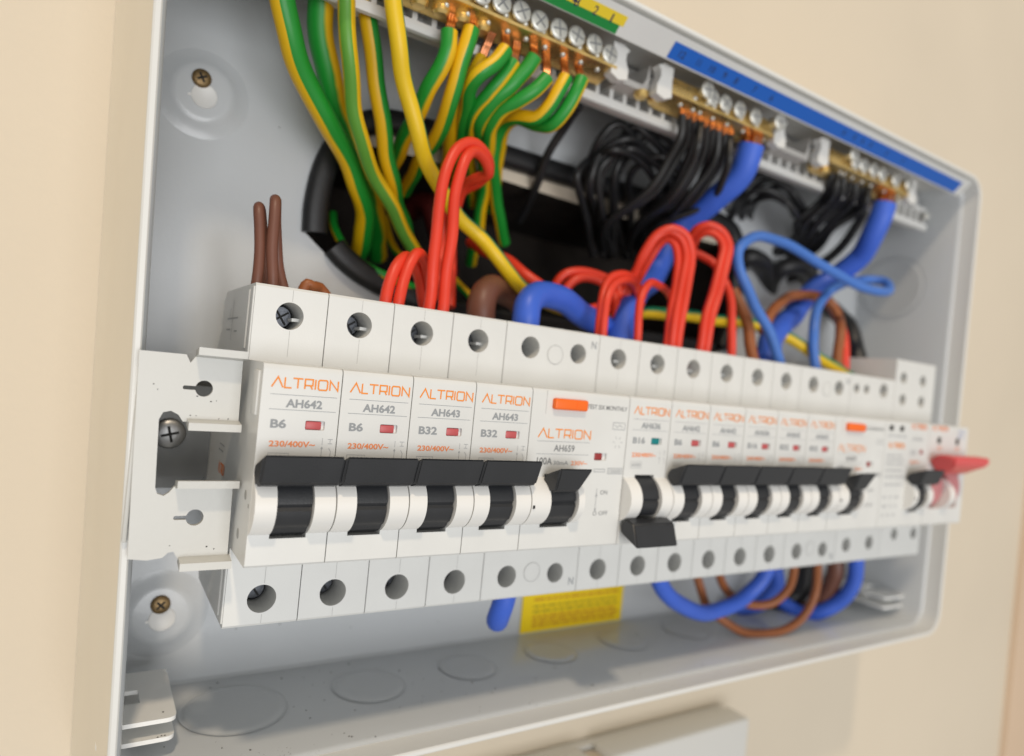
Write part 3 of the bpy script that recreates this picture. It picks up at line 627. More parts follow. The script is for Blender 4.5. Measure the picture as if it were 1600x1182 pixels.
bm.faces.new(l); bm.faces.new(list(reversed(r)))
for i in range(k): bm.faces.new((l[i], r[i], r[(i+1) % k], l[(i+1) % k]))
bmesh.ops.recalc_face_normals(bm, faces=bm.faces); bmesh.ops.bevel(bm, geom=list(bm.edges), offset=0.7, segments=3, affect='EDGES', clamp_overlap=True)
lv = link("lever", finish(bm, "lever", M_LEVER, 40), t)
for a, b in ((5.2, 14.0), (19.0, 29.6)):
    pts = [(AX+5.2*math.cos(math.radians(q)), -6+8.6*math.sin(math.radians(q))) for q in range(90, 271, 12)]
    link("lever_web", ext_mesh("lever_web", [(7, 2.6)]+pts+[(7, -14.6)], a, b, M_LEVCLR, 0.3, 1), lv)
link("toggle_guard", guard_mesh(14.2, 18.8), t)

# ================================================================== terminal carrier and bars
t = thing("terminal_carrier", "long white plastic terminal carrier hung under the top of the box", "carrier", (160, 40, 145)); co = Vector((160, 40, 145))
link("label_plate", ext_mesh("label_plate", [(17.7, 146.5), (23.6, 140.32), (24.3, 140.9), (19.3, 146.1), (45, 146.1), (45, 146.6), (18.0, 146.7)], -19, 338, M_CARR, 0.1, 1), t, -co)
link("back_web", box_mesh("back_web", -19, 341.0, 45.2, 46.6, 128, 145.2, M_CARR, 0.2), t, -co)
link("ledge", ext_mesh("ledge", [(38.6, 124.6), (38.2, 126.0), (38.4, 127.6), (46.4, 127.9), (46.4, 126.2), (40.0, 126.0), (40.0, 124.4)], -19, 338.5, M_CARR, 0.12, 1), t, -co)
bm = bmesh.new(); x = -17.0
while x < 338:
    b_box(bm, x, x+1.6, 38.8, 45, 127.7, 134.2); x += 6.4
bmesh.ops.recalc_face_normals(bm, faces=bm.faces); link("comb_ribs", finish(bm, "comb_ribs", M_CARR), t, -co)
for x0, x1 in ((-19, 108), (139, 196), (233, 300), (326, 338)): link("upper_rail", box_mesh("upper_rail", x0, x1, 38.9, 41, 133.8, 136.2, M_CARR, 0.2, 1), t, -co)
def clip_prof(x, flip):
    p = [(0, 130.2), (0.4, 136), (0.2, 140.9), (4.6, 141.2), (7.6, 139.8), (6.2, 138.6), (6.0, 136.2), (7.4, 133.2), (7.4, 129.8), (3.5, 128.8)]
    return [(x+(7.4-q[0] if flip else q[0]), q[1]) for q in p]
for x, fl in ((108.0, False), (129.2, True), (194.5, False), (224.5, True), (297.5, False)):
    link("clip", ext_mesh("clip", clip_prof(x, fl), 27.4, 31, M_CARR, 0.35, 2, axis='y'), t, -co)
for x0, x1 in ((116.5, 129.0), (203, 224)):
    pr = [(x0, 141), (x0+0.8, 136), (x0+2.5, 133.2), (x1-2.5, 133.2), (x1-0.8, 136), (x1, 141), (x1+0.4, 141), (x1+0.4, 131), (x0-0.4, 131), (x0-0.4, 141)]
    link("tray", ext_mesh("tray", pr, 32, 44, M_CARR2, 0.15, 1, axis='y'), t, -co)
bm = bmesh.new(); lathe_y(bm, (335.0, 131.5), [(2.2, 38), (2.0, 36.4), (1.0, 35.8), (0, 35.7)], 20); bmesh.ops.recalc_face_normals(bm, faces=bm.faces); link("fixing_screw", finish(bm, "fixing_screw", M_SCREWH), t, -co)
def slope(x, q, off=0.0):            # point on the sloping label face, q mm below its upper edge
    return (x-0.000*off, 17.7+0.690*q-0.723*off, 146.5-0.723*q-0.690*off)
def strip(nm, x0, x1, q0, q1, mt):
    bm = bmesh.new(); v = [[bm.verts.new(slope(x, q, o)) for x, q in ((x0, q0), (x1, q0), (x1, q1), (x0, q1))] for o in (0.02, 0.17)]
    for k in range(4): bm.faces.new((v[0][k], v[0][(k+1) % 4], v[1][(k+1) % 4], v[1][k]))
    bm.faces.new(v[0]); bm.faces.new(v[1]); bmesh.ops.recalc_face_normals(bm, faces=bm.faces); return link(nm, finish(bm, nm, mt), t, -co)
def onlabel(x, q, w, h): return lambda a, b: slope(x+a*w-w/2, q-b*h, 0.2)
s = strip("blue_label", 128.3, 331.5, 2.3, 8.0, M_BLUELAB)
for n_, x in zip("12 11 10 9 8 7 6".split(), (133.8, 142.1, 149.2, 155.8, 162.2, 172.6, 183.0)): link("number_print", text_mesh(n_, 0, 0, 0, 0, M_LABINK, place=onlabel(x, 6.4, sum(0.7 if c == "1" else 1.7 for c in n_)+0.4*(len(n_)-1), 2.4)), s)
for n_, x in zip("6 5 4 3 2 1".split(), (231.5, 239.2, 245.2, 251.5, 264.8, 278.7)): link("number_print", text_mesh(n_, 0, 0, 0, 0, M_LABINK, place=onlabel(x, 6.0, 0.7 if n_ == "1" else 1.8, 2.2)), s)
s = strip("yellow_label", -12, 106.4, 2.2, 5.4, M_YELLAB); strip("green_label", -12, 105.0, 5.42, 8.3, M_GRNLAB)
for n_, x in zip("6 5 4 3 2 1".split(), (72, 79.5, 86, 87.0, 94.3, 101.0)): link("number_print", text_mesh(n_, 0, 0, 0, 0, M_LABINK, place=onlabel(x, 5.9, 0.7 if n_ == "1" else 1.7, 2.8)), s)

def head_mesh():
    bm = bmesh.new(); lathe_y(bm, (0, 0), [(2.0, 5.0), (2.0, 1.2), (3.25, 1.2), (3.3, 0.5), (3.0, 0.1), (2.6, 0), (0, 0)], 24); bmesh.ops.recalc_face_normals(bm, faces=bm.faces); return finish(bm, "terminal_screw", M_SCREWH, 40)
HEAD = head_mesh()
HX = [cross_mesh((0, 0), 2.6, -0.05, a, M_INKD, 0.22) for a in (0.2, 0.9, 1.35, 0.55)]
bm = bmesh.new(); lathe_y(bm, (0, 0), [(1.0, 0.5), (0.8, -0.3), (0.4, -0.55), (0, -0.6)], 14); bmesh.ops.recalc_face_normals(bm, faces=bm.faces); STUD = finish(bm, "stud", M_SCREWH, 60)
bm = bmesh.new(); b_cyl(bm, (0, 0), 1.9, -2.4, -1.6, 20, 2.6, 'z'); b_cyl(bm, (0, 0), 2.6, -1.6, 0.0, 20, 2.6, 'z'); bmesh.ops.recalc_face_normals(bm, faces=bm.faces); COLLAR = finish(bm, "collar", M_BRASS, 40)
def bar(label, x0, x1, xs, zoff=None, free=()):
    t = thing("terminal_bar", label, "terminal bar", ((x0+x1)/2, 33, 133.6)); o = Vector(((x0+x1)/2, 33, 133.6))
    link("brass_bar", ext_mesh("brass_bar", [(28.2, 131.9), (28.2, 135.6), (29.2, 138.8), (36.4, 139.8), (38, 131.4), (37.4, 129.6)], x0, x1, M_BRASS, 0.45, 2), t, -o)
    link("front_edge", ext_mesh("front_edge", [(28.1, 131.7), (27.3, 131.9), (27.2, 132.8), (28.1, 133.3)], x0, x1, M_BRASS, 0.18, 2), t, -o)
    for i, x in enumerate(xs):
        dy, dz = (zoff or {}).get(i, (0, 0))
        h = link("terminal_screw", HEAD, t, Vector((x, 26.2+dy, 136.5+dz))-o); link("drive_slot", HX[(i*3+int(x)) % 4], h)
        s1 = link("stud", STUD, t, Vector((x-2.0, 31.0, 131.0))-o); s1.rotation_euler = (math.pi/2, 0, 0)
        link("stud", STUD, t, Vector((x+2.4, 27.9, 134.0))-o)
    for x in free: link("collar", COLLAR, t, Vector((x, 33.0, 131.2))-o)
    return t
bar("long brass earth bar with green and yellow wires at the top", -8, 110.3, [70.9-7.1*i for i in range(11, 0, -1)] + [70.9, 77.7, 85.1, 92.2, 99.6, 106.8], {12: (0, -0.5), 13: (0, -0.3), 16: (0.6, -0.6)}, (40, 47, 54, 61))
bar("middle brass bar with black wires and thick blue cable", 136.5, 194, [146.5, 153.1, 156.8, 164.0, 172.1, 181.6, 194.0], {0: (2.6, -1.6), 1: (-0.8, 1.4), 6: (-2.0, 0.9)}, (127, 133.5))
bar("rightmost brass bar with black wires below the blue label", 233, 298, [248.1, 251.1, 257.7, 265.6, 273.1, 284.7, 296.6], {0: (-1, 2.2), 6: (0, 0.8)}, (230, 237))
# ================================================================== cables
R_ = math.radians
# thick earths at the left
cable("earth_cable", "leftmost thick green and yellow earth cable sweeping down into the back opening", [(2.8,40.0,129.7), (4.3,42.0,120.8), (9.4,46.0,110.9), (17.6,52.0,101.6), (28.6,60.0,92.3), (37.8,68.0,85.0), (44.5,76.0,78.2), (48.2,86.0,70.1), (49.7,100.0,61.9)], 3.45, M_GY, roll=R_(118))
cable("earth_cable", "second thick earth cable from the left, green on its left edge", [(14.2,46.0,137.4), (16.1,48.0,127.9), (18.6,52.0,116.3), (24.8,58.0,105.7), (34.4,68.0,96.9), (45.5,80.0,87.0), (55.6,94.0,77.5), (63.2,110.0,68.3)], 3.8, M_GY, roll=R_(-72))
cable("earth_cable", "thinner earth cable with pale green stripe crossing in front of the opening", [(18.7,36.0,134.5), (20.4,38.0,125.3), (22.9,40.0,113.4), (27.7,46.0,101.1), (33.6,52.0,91.7), (42.9,60.0,83.2), (49.6,64.0,77.4), (58.8,70.0,70.2), (66.6,76.0,64.3), (81.2,86.0,59.1)], 2.5, M_GYL, roll=R_(78))
cable("earth_cable", "straight yellow and green earth cable just left of the all-yellow one", [(25.8,42.0,140.3), (28.2,44.0,130.9), (31.6,46.0,118.6), (36.4,50.0,106.9), (42.6,56.0,95.1), (49.0,64.0,85.4), (55.8,74.0,80.4), (68.1,90.0,72.1)], 2.7, M_GY, roll=R_(98))
cable("earth_cable", "long bright yellow earth cable running down past the red loops to the right", [(29.0,28.0,135.0), (31.1,30.0,126.0), (34.7,32.0,114.6), (40.9,36.0,104.0), (47.9,40.0,92.7), (56.7,46.0,83.8), (67.2,50.0,76.8), (76.7,50.0,71.0), (84.7,48.0,64.1), (96.5,50.0,56.3), (115.7,56.0,52.9), (144.3,60.0,53.9), (166.9,58.0,57.5), (193.5,54.0,59.0), (215.9,48.0,59.2), (232.2,44.0,56.6), (244.9,38.0,51.0), (275.9,34.0,40.8)], 2.55, M_YG, roll=R_(-22))
# earths hanging from the brass bar
EB = "earth wires hanging from the long brass bar"
def earth(label, pts, r=2.35, roll=60, tw=0.0, up=4.5):
    p = Vector(pts[0]); top = Vector((p.x+0.8, 33.5, 131.6))
    mid = p.lerp(top, 0.5)+Vector((0.3, 0.4, 0))
    cable("earth_wire", label, pts, r, M_GY, "cable", EB, R_(roll), tw, copper=[p+Vector((0, 0, -2)), p.lerp(top, 0.35), mid, top], wall=0.22)
earth("short earth wire at the left end of the bar, stripe facing front", [(50.3,33.0,125.2), (50.3,33.0,119.4), (49.5,35.0,114.5), (48.2,40.0,109.4), (48.5,48.0,104.3), (50.2,60.0,99.3), (52.8,76.0,93.7), (57.3,96.0,88.0)], 2.6, -62)
earth("straight earth wire with wide yellow stripe, second on the bar", [(56.9,32.0,127.9), (56.1,32.0,123.0), (55.1,34.0,116.6), (55.2,38.0,110.0), (57.5,46.0,103.9), (58.6,56.0,99.5), (59.8,70.0,95.3), (63.9,90.0,90.9)], 2.6, 100)
earth("earth wire with open cut sleeve behind the striped ones, third on the bar", [(64.4,38.0,123.7), (62.9,38.0,119.9), (62.7,42.0,116.7), (63.2,48.0,111.4), (65.0,56.0,106.7), (71.1,70.0,102.8), (81.6,95.0,95.9)], 2.3, 20)
earth("earth wire bending left with yellow stripe uppermost, fourth on the bar", [(68.9,31.0,125.5), (65.4,31.0,119.9), (61.6,33.0,115.4), (61.0,38.0,112.8), (63.6,44.0,110.4), (67.9,54.0,107.0), (77.3,74.0,103.0), (89.3,98.0,98.3)], 2.5, 98, 0.0)
earth("earth wire with orange-yellow lower side, fifth on the bar", [(73.4,33.0,124.0), (70.6,34.0,118.3), (67.4,37.0,112.9), (66.4,42.0,109.6), (70.4,52.0,106.1), (81.1,72.0,103.5), (94.4,92.0,93.1)], 2.2, -70)
earth("earth wire with dark green upper side, sixth on the bar", [(79.6,31.0,126.8), (77.2,32.0,121.8), (73.5,34.0,116.2), (70.0,38.0,112.0), (70.0,44.0,108.1), (75.0,54.0,105.7), (88.6,74.0,101.0), (96.6,88.0,90.4)], 2.5, -112)
earth("earth wire with open green end, seventh on the bar", [(84.5,30.0,121.5), (81.5,31.0,117.1), (77.5,34.0,113.5), (74.0,38.0,110.7), (73.6,44.0,107.0), (77.2,52.0,103.6), (88.6,72.0,95.8), (94.7,86.0,81.9), (99.6,98.0,70.5)], 2.4, -104)
earth("earth wire curling left below the bar, eighth on the bar", [(91.7,30.0,123.8), (89.5,30.0,118.9), (87.6,32.0,113.9), (85.7,36.0,110.7), (82.8,42.0,111.9), (82.2,50.0,112.2), (82.6,56.0,108.3), (86.6,64.0,100.8), (95.5,74.0,90.4), (106.5,84.0,78.8)], 2.4, 96)
earth("rightmost earth wire of the long bar, hooked back to the left", [(97.4,29.0,124.9), (95.4,29.0,119.6), (93.7,31.0,113.7), (91.8,35.0,110.0), (89.7,42.0,111.3), (87.8,52.0,115.3), (87.2,60.0,112.9), (91.9,70.0,105.9), (98.5,84.0,90.1)], 2.4, -84)
cable("earth_wire", "thin green wire lying along the lower left rim of the opening", [(40.0,98.0,78.4), (38.7,88.0,69.7), (41.7,80.0,62.5), (48.9,76.0,57.7), (56.0,74.0,55.1), (66.5,76.0,53.7), (80.9,84.0,52.7)], 1.6, M_GY, roll=R_(170))
cable("earth_wire", "thin yellow-green wire inside the opening below the red loops", [(64.2,110.0,84.2), (64.7,100.0,72.7), (66.8,92.0,67.1), (79.7,84.0,63.7), (85.7,78.0,57.3), (88.5,72.0,52.1)], 1.5, M_GY, roll=R_(0))
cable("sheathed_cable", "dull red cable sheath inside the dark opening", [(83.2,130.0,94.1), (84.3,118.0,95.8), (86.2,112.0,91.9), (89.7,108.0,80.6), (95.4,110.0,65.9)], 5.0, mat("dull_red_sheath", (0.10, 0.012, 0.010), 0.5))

# brown hairpins over the first breaker
cable("brown_wire", "shorter brown wire hairpin above the first breaker", [(2.6,30.0,40.9), (2.7,30.0,43.8), (3.0,31.0,50.9), (2.5,32.0,56.8), (2.0,33.0,61.0), (2.3,34.5,62.3), (3.1,36.0,61.7), (4.5,38.0,57.1), (5.9,40.0,50.7), (7.8,42.0,42.1)], 1.4, M_CBROWN)
cable("brown_wire", "taller brown wire hairpin above the first breaker", [(6.6,29.0,40.6), (6.2,29.0,44.7), (5.6,30.0,51.3), (5.4,31.0,58.9), (5.5,32.0,63.6), (5.9,33.5,64.9), (6.7,35.5,64.5), (7.7,37.0,57.7), (9.1,38.0,49.3), (11.5,36.0,40.5)], 1.45, M_CBROWN)
cable("brown_wire", "short orange-brown wire stub between the two left breakers", [(15.7,36.0,39.8), (16.1,36.0,43.0), (17.1,36.0,44.6), (18.6,36.0,44.1), (21.1,38.0,44.3), (23.9,38.0,41.4)], 1.5, M_CORANGE)

# red wires
cable("red_wire", "red wire hairpin over the second breaker, left of its pair", [(36.3,27.0,39.7), (36.6,27.0,42.8), (37.7,28.0,48.4), (39.2,29.0,52.7), (42.9,32.0,56.1), (48.2,38.0,55.9), (53.4,44.0,52.1), (57.7,48.0,44.4)], 1.75, M_CRED)
cable("red_wire", "red wire hairpin over the second breaker, right of its pair", [(39.8,26.0,39.6), (40.1,26.0,43.2), (41.4,27.0,48.6), (43.0,28.0,54.0), (45.5,30.0,57.7), (49.3,34.0,57.6), (54.2,40.0,54.5), (59.2,46.0,46.6)], 1.65, M_CRED)
cable("red_wire", "tall red loop over the third breaker, outer strand", [(49.7,27.0,39.7), (49.9,27.0,43.2), (50.3,28.0,57.6), (51.1,29.0,72.0), (52.5,30.0,84.4), (55.7,31.0,91.1), (61.4,33.0,95.0), (67.1,36.0,94.3), (72.7,41.0,91.1), (73.5,47.0,88.7), (71.6,55.0,87.1), (69.2,62.0,82.9), (69.9,66.0,71.9), (69.0,60.0,48.7)], 1.75, M_CRED)
cable("red_wire", "tall red loop over the third breaker, inner strand", [(53.8,26.0,39.6), (54.0,26.0,43.0), (54.4,27.0,53.5), (55.2,28.0,68.0), (56.1,29.0,79.8), (58.3,30.0,88.2), (62.3,32.0,92.1), (67.4,35.0,92.1), (71.3,39.0,89.0), (70.0,45.0,88.3), (70.0,52.0,87.1), (71.5,60.0,80.4), (74.7,66.0,65.9), (73.2,60.0,47.0)], 1.75, M_CRED)
cable("red_wire", "thick red wire slanting down to the blue cable beside the yellow one", [(91.0,84.0,76.3), (92.3,70.0,70.5), (95.0,60.0,67.1), (98.0,52.0,61.8), (103.6,48.0,57.3), (111.4,46.0,51.9)], 2.2, M_CRED)
for k, lab in enumerate(("low red arch left of the red loops, upper strand", "low red arch left of the red loops, lower strand")):
    cable("red_wire", lab, [(116.5,60.0,55.6), (115.6,58.0,61.3), (117.8,56.0,65.4), (124.6,54.0,67.9), (133.2,52.0,67.2), (139.8,50.0,63.6), (135.7,46.0,52.9)] if k == 0 else [(117.1,54.0,54.4), (117.6,54.0,59.9), (120.6,53.0,63.7), (125.8,52.0,65.4), (132.6,50.0,64.2), (136.6,48.0,60.0), (135.0,44.0,50.3)], 1.75, M_CRED)
GR_ = "red wires looping over the middle breakers"
for k in range(3):
    d = k*7.0
    lab = ("tall red loop over the middle breakers, outermost strand", "tall red loop over the middle breakers, middle strand", "tall red loop over the middle breakers, innermost strand")[k]
    P1 = ([(148.9,28.0,32.7), (149.7,28.0,50.7), (152.5,29.0,67.4), (153.8,30.0,77.6), (151.4,31.0,83.1), (147.4,33.0,85.0), (143.5,36.0,81.9), (141.8,40.0,74.3), (141.8,44.0,68.0), (140.9,48.0,62.1), (134.2,50.0,56.7), (123.4,50.0,52.3)],
          [(151.2,27.0,32.5), (152.0,27.0,50.9), (154.9,28.0,67.0), (155.8,29.0,77.9), (152.9,30.0,84.2), (147.6,32.0,86.3), (143.6,35.0,84.0), (141.8,39.0,77.1), (141.9,43.0,69.6), (142.1,47.0,60.8), (137.3,50.0,54.7), (126.8,50.0,49.8)],
          [(148.2,30.0,33.0), (149.1,30.0,50.6), (151.3,31.0,66.6), (152.7,32.0,76.2), (151.3,33.0,81.1), (149.1,35.0,82.9), (147.7,38.0,80.8), (146.4,42.0,74.0), (146.3,46.0,67.6), (145.7,50.0,59.4), (139.5,50.0,51.0)])[k]
    cable("red_wire", lab, P1, 1.6, M_CRED, "cable", GR_)
for k in range(2):
    lab = ("red loop to the right of the tall ones, outer strand", "red loop to the right of the tall ones, inner strand")[k]
    P1 = ([(167.5,28.0,31.9), (168.8,28.0,53.1), (172.9,29.0,65.7), (177.0,30.0,78.3), (178.6,31.0,85.9), (176.1,33.0,90.7), (171.1,36.0,92.4), (168.5,40.0,90.6), (170.9,46.0,85.3), (177.2,52.0,75.0)],
          [(165.0,29.0,32.2), (166.4,29.0,52.8), (170.4,30.0,65.4), (174.6,31.0,77.5), (176.3,32.0,84.5), (174.6,34.0,88.8), (171.8,37.0,90.4), (170.9,41.0,88.7), (174.5,47.0,83.5), (180.9,53.0,73.0)])[k]
    cable("red_wire", lab, P1, 1.65, M_CRED, "cable", GR_)
cable("red_wire", "pinkish red wire at the right edge of the red loops", [(175.5,50.0,85.3), (180.1,48.0,83.8), (184.1,42.0,79.4), (185.5,36.0,69.9), (186.9,33.0,56.8), (187.6,32.0,30.8)], 1.75, M_CRED, "cable", GR_)
cable("red_wire", "small red arch behind the switched-off breaker, outer strand", [(116.5,30.0,35.3), (115.8,30.0,49.7), (117.0,31.0,56.6), (121.1,33.0,62.6), (128.4,36.0,66.1), (140.1,42.0,66.3), (151.1,48.0,61.4)], 1.6, M_CRED, "cable", GR_)
cable("red_wire", "small red arch behind the switched-off breaker, inner strand", [(116.9,28.0,35.1), (116.2,28.0,49.2), (117.6,29.0,56.1), (121.6,31.0,61.1), (128.5,34.0,63.8), (138.6,40.0,63.8), (148.9,46.0,58.4)], 1.5, M_CRED, "cable", GR_)
cable("red_wire", "narrow red arch above the first toggle-up breaker right of the switched-off one", [(133.6,29.0,34.8), (132.7,29.0,51.0), (134.1,30.0,58.7), (138.8,32.0,64.0), (147.9,36.0,64.7), (159.6,42.0,63.1), (170.7,46.0,55.0)], 1.5, M_CRED, "cable", GR_)
cable("red_wire", "red wire at the far right beside the orange-brown arch", [(286.0,60.0,83.1), (282.9,52.0,76.3), (277.1,42.0,64.1), (271.1,36.0,54.1), (271.6,34.0,28.3)], 2.3, M_CRED)

# thick blue and brown cables
def tail(name, label, pts, r, mt, top):
    t = thing(name, label, "cable", pts[0]); o0 = Vector(pts[0])
    bm = bmesh.new(); b_tube(bm, [Vector(p)-o0 for p in pts], r, 18); link("insulation", finish(bm, "insulation", mt, 60), t)
    bm = bmesh.new(); d = Vector(top)-o0
    for k in range(7):
        a = k*math.pi/3; off = Vector((math.cos(a), math.sin(a), 0))*(r*0.52 if k < 6 else 0); b_tube(bm, [off-d.normalized()*2, off+d*0.5, off*0.85+d], r*0.3, 8)
    link("copper_core", finish(bm, "copper_core", M_COPPER, 60), t)
tail("blue_cable", "thick blue cable from the middle brass bar down behind the red loops", [(185.6,31.0,127.4), (185.6,33.0,120.8), (185.3,38.0,113.9), (184.2,46.0,107.6), (181.0,58.0,99.0), (175.2,62.0,86.6), (167.3,60.0,74.5), (154.2,54.0,64.5), (141.5,46.0,53.7), (128.5,34.0,32.9)], 5.2, M_CBLUE, [(190.4,34.0,137.1)][0])
tail("blue_cable", "thick blue cable from the right brass bar down to the far breakers", [(284.3,31.0,125.6), (283.4,32.0,118.4), (284.3,36.0,109.5), (287.9,44.0,100.9), (286.6,52.0,93.9), (279.5,58.0,87.3), (267.2,58.0,76.9), (249.2,52.0,65.4), (228.3,44.0,55.5), (209.3,34.0,29.7)], 5.2, M_CBLUE, [(290.9,34.0,135.5)][0])
cable("blue_cable", "thick blue arch rising from the first residual current device", [(86.6,30.0,35.3), (85.6,30.0,43.5), (86.2,31.0,48.2), (92.3,34.0,52.8), (102.0,38.0,53.4), (115.8,42.0,51.0), (131.7,46.0,47.0)], 4.5, M_CBLUE)
cable("brown_cable", "thick dark brown cable behind the fourth breaker", [(77.5,44.0,38.5), (76.7,44.0,45.8), (78.2,46.0,50.7), (86.1,52.0,54.9), (96.6,58.0,54.5), (107.3,62.0,49.5)], 4.8, M_CBROWN)
cable("blue_wire", "light blue wire looping in a wide bow at the right", [(222.2,30.0,28.2), (214.9,30.0,44.0), (207.3,31.0,55.4), (197.0,32.0,66.1), (188.8,33.0,76.0), (188.2,34.0,85.2), (193.8,35.0,90.8), (204.5,36.0,94.7), (216.5,36.0,95.1), (229.1,35.0,92.6), (245.8,33.0,88.2), (259.7,32.0,85.4), (275.2,31.0,83.6), (288.4,31.0,83.5), (299.6,33.0,86.6), (304.5,38.0,91.2), (300.9,44.0,92.4), (289.7,46.0,90.7), (272.6,44.0,84.3), (256.6,40.0,76.4), (246.2,36.0,66.1), (243.2,34.0,57.0), (249.5,32.0,27.0)], 2.2, M_CLBLUE)
cable("brown_wire", "orange-brown arch behind the light blue wire", [(221.0,44.0,55.8), (226.5,46.0,63.8), (236.0,48.0,71.1), (248.5,50.0,76.6), (262.2,50.0,79.3), (273.7,48.0,77.4), (276.5,44.0,70.4), (269.6,38.0,60.1), (264.5,34.0,27.8)], 2.4, M_CORANGE)
cable("brown_wire", "orange-brown wire dropping beside the pinkish red one", [(201.3,46.0,71.6), (201.5,42.0,65.0), (202.7,38.0,56.8), (205.8,32.0,29.6)], 2.4, M_CORANGE)
# black wires
B1 = "black wires of the middle brass bar"; LB1 = "thin black wire, %s from the left where they enter the middle brass bar"
ORD = ("first", "second", "third", "fourth", "fifth", "sixth", "seventh", "eighth", "ninth")
for k, pts in enumerate(([(148.1,33.0,129.1), (149.1,33.9,121.1), (149.8,38.9,114.9), (148.3,47.9,102.9), (144.5,67.9,91.5), (166.5,92.0,84.7)],
            [(151.3,33.0,129.0), (155.7,37.2,122.6), (156.3,42.2,116.3), (154.6,51.2,104.4), (149.7,71.2,93.7), (168.2,92.0,85.0)],
            [(154.6,33.0,128.9), (158.9,37.1,122.4), (161.6,42.1,116.6), (163.0,51.1,105.8), (164.2,71.1,95.6), (177.7,92.0,86.7)],
            [(157.9,33.0,128.8), (155.8,30.8,118.9), (158.2,35.8,113.4), (159.2,44.8,103.3), (160.4,64.8,95.1), (178.9,92.0,87.0)],
            [(161.3,33.0,128.8), (165.8,37.2,122.0), (168.0,42.2,116.2), (168.7,51.2,106.1), (169.5,71.2,97.9), (181.1,92.0,87.4)],
            [(164.7,33.0,128.7), (169.2,37.0,121.7), (172.6,42.0,116.3), (175.3,51.0,107.0), (171.7,71.0,94.7), (182.3,92.0,87.6)],
            [(168.2,33.0,128.6), (170.1,34.5,120.2), (171.0,39.5,114.4), (170.3,48.5,104.9), (175.1,68.5,96.2), (186.1,92.0,88.3)],
            [(171.7,33.0,128.6), (175.6,36.3,120.9), (176.7,41.3,115.1), (176.3,50.3,106.0), (180.3,70.3,98.1), (188.3,92.0,88.7)],
            [(175.2,33.0,128.5), (173.8,31.5,118.2), (177.7,36.5,113.3), (181.9,45.5,106.0), (171.1,65.5,95.7), (185.3,92.0,88.1)])):
    cable("black_wire", LB1 % ORD[k], pts, 1.5, M_CBLACK, "cable", B1, copper=[Vector(pts[0])+Vector((0, 0, -1)), Vector(pts[0])+Vector((0.2, 0, 1.5)), Vector((pts[0][0]+0.4, 33.5, 131.8))])
LB1b = "thin black wire curving up and over behind the middle bar's bundle"
for k, pts in enumerate(([(156.1,88.0,83.0), (144.1,78.0,97.7), (132.6,67.5,111.8), (126.7,55.0,118.5), (130.9,50.0,125.6), (141.0,52.1,124.2), (157.9,58.0,114.5), (182.2,72.0,107.7), (185.0,92.0,95.5)],
            [(161.1,88.0,83.9), (144.3,74.5,97.2), (127.7,58.9,104.8), (130.6,56.6,116.3), (137.0,50.0,121.3), (148.1,53.3,121.8), (169.3,58.0,115.6), (170.7,72.0,109.6), (182.3,92.0,94.9)],
            [(168.2,88.0,85.2), (143.5,70.9,96.5), (138.9,65.5,110.4), (138.4,56.6,121.5), (140.4,50.0,127.3), (144.4,48.8,125.7), (169.2,58.0,118.7), (175.5,72.0,109.4), (185.8,92.0,95.6)],
            [(166.5,88.0,84.9), (143.1,68.7,96.1), (133.2,60.4,110.3), (136.1,57.1,115.5), (138.1,50.0,117.6), (151.0,52.6,118.2), (169.3,58.0,112.5), (181.2,72.0,105.6), (183.9,92.0,95.2)],
            [(175.4,88.0,86.5), (156.2,75.9,100.0), (149.6,68.7,116.5), (146.9,54.3,121.7), (150.1,50.0,127.5), (158.8,56.0,126.6), (174.2,58.0,121.5), (177.4,72.0,106.2), (190.0,92.0,96.4)],
            [(179.2,88.0,87.2), (165.9,77.1,102.3), (150.9,62.5,113.5), (151.8,56.0,117.4), (155.4,50.0,119.2), (160.5,49.3,117.9), (174.3,58.0,115.9), (174.7,72.0,109.2), (192.5,92.0,96.9)],
            [(155.0,88.0,82.8), (136.1,71.0,94.9), (121.8,59.4,105.0), (129.9,61.9,114.9), (130.7,50.0,115.6), (144.1,52.7,116.2), (160.1,58.0,112.7), (176.0,72.0,105.4), (181.1,92.0,94.7)],
            [(168.0,88.0,85.2), (154.0,74.8,99.4), (142.4,62.1,112.0), (145.6,57.7,124.6), (142.5,50.0,129.4), (151.7,48.1,127.3), (173.9,58.0,122.0), (182.2,72.0,111.8), (180.7,92.0,94.6)])):
    cable("black_wire", LB1b, pts, 1.5, M_CBLACK, "cable", B1)
cable("black_wire", "thin black wire crossing the white panel beside the earth wires", [(109.7,46.0,124.9), (111.9,58.0,120.5), (112.0,66.0,112.7), (114.0,76.0,102.6), (120.1,96.0,92.6)], 1.7, M_CBLACK, "cable", B1)
B2 = "black wires of the right brass bar"; LB2 = "thin black wire, %s from the left where they enter the right brass bar"
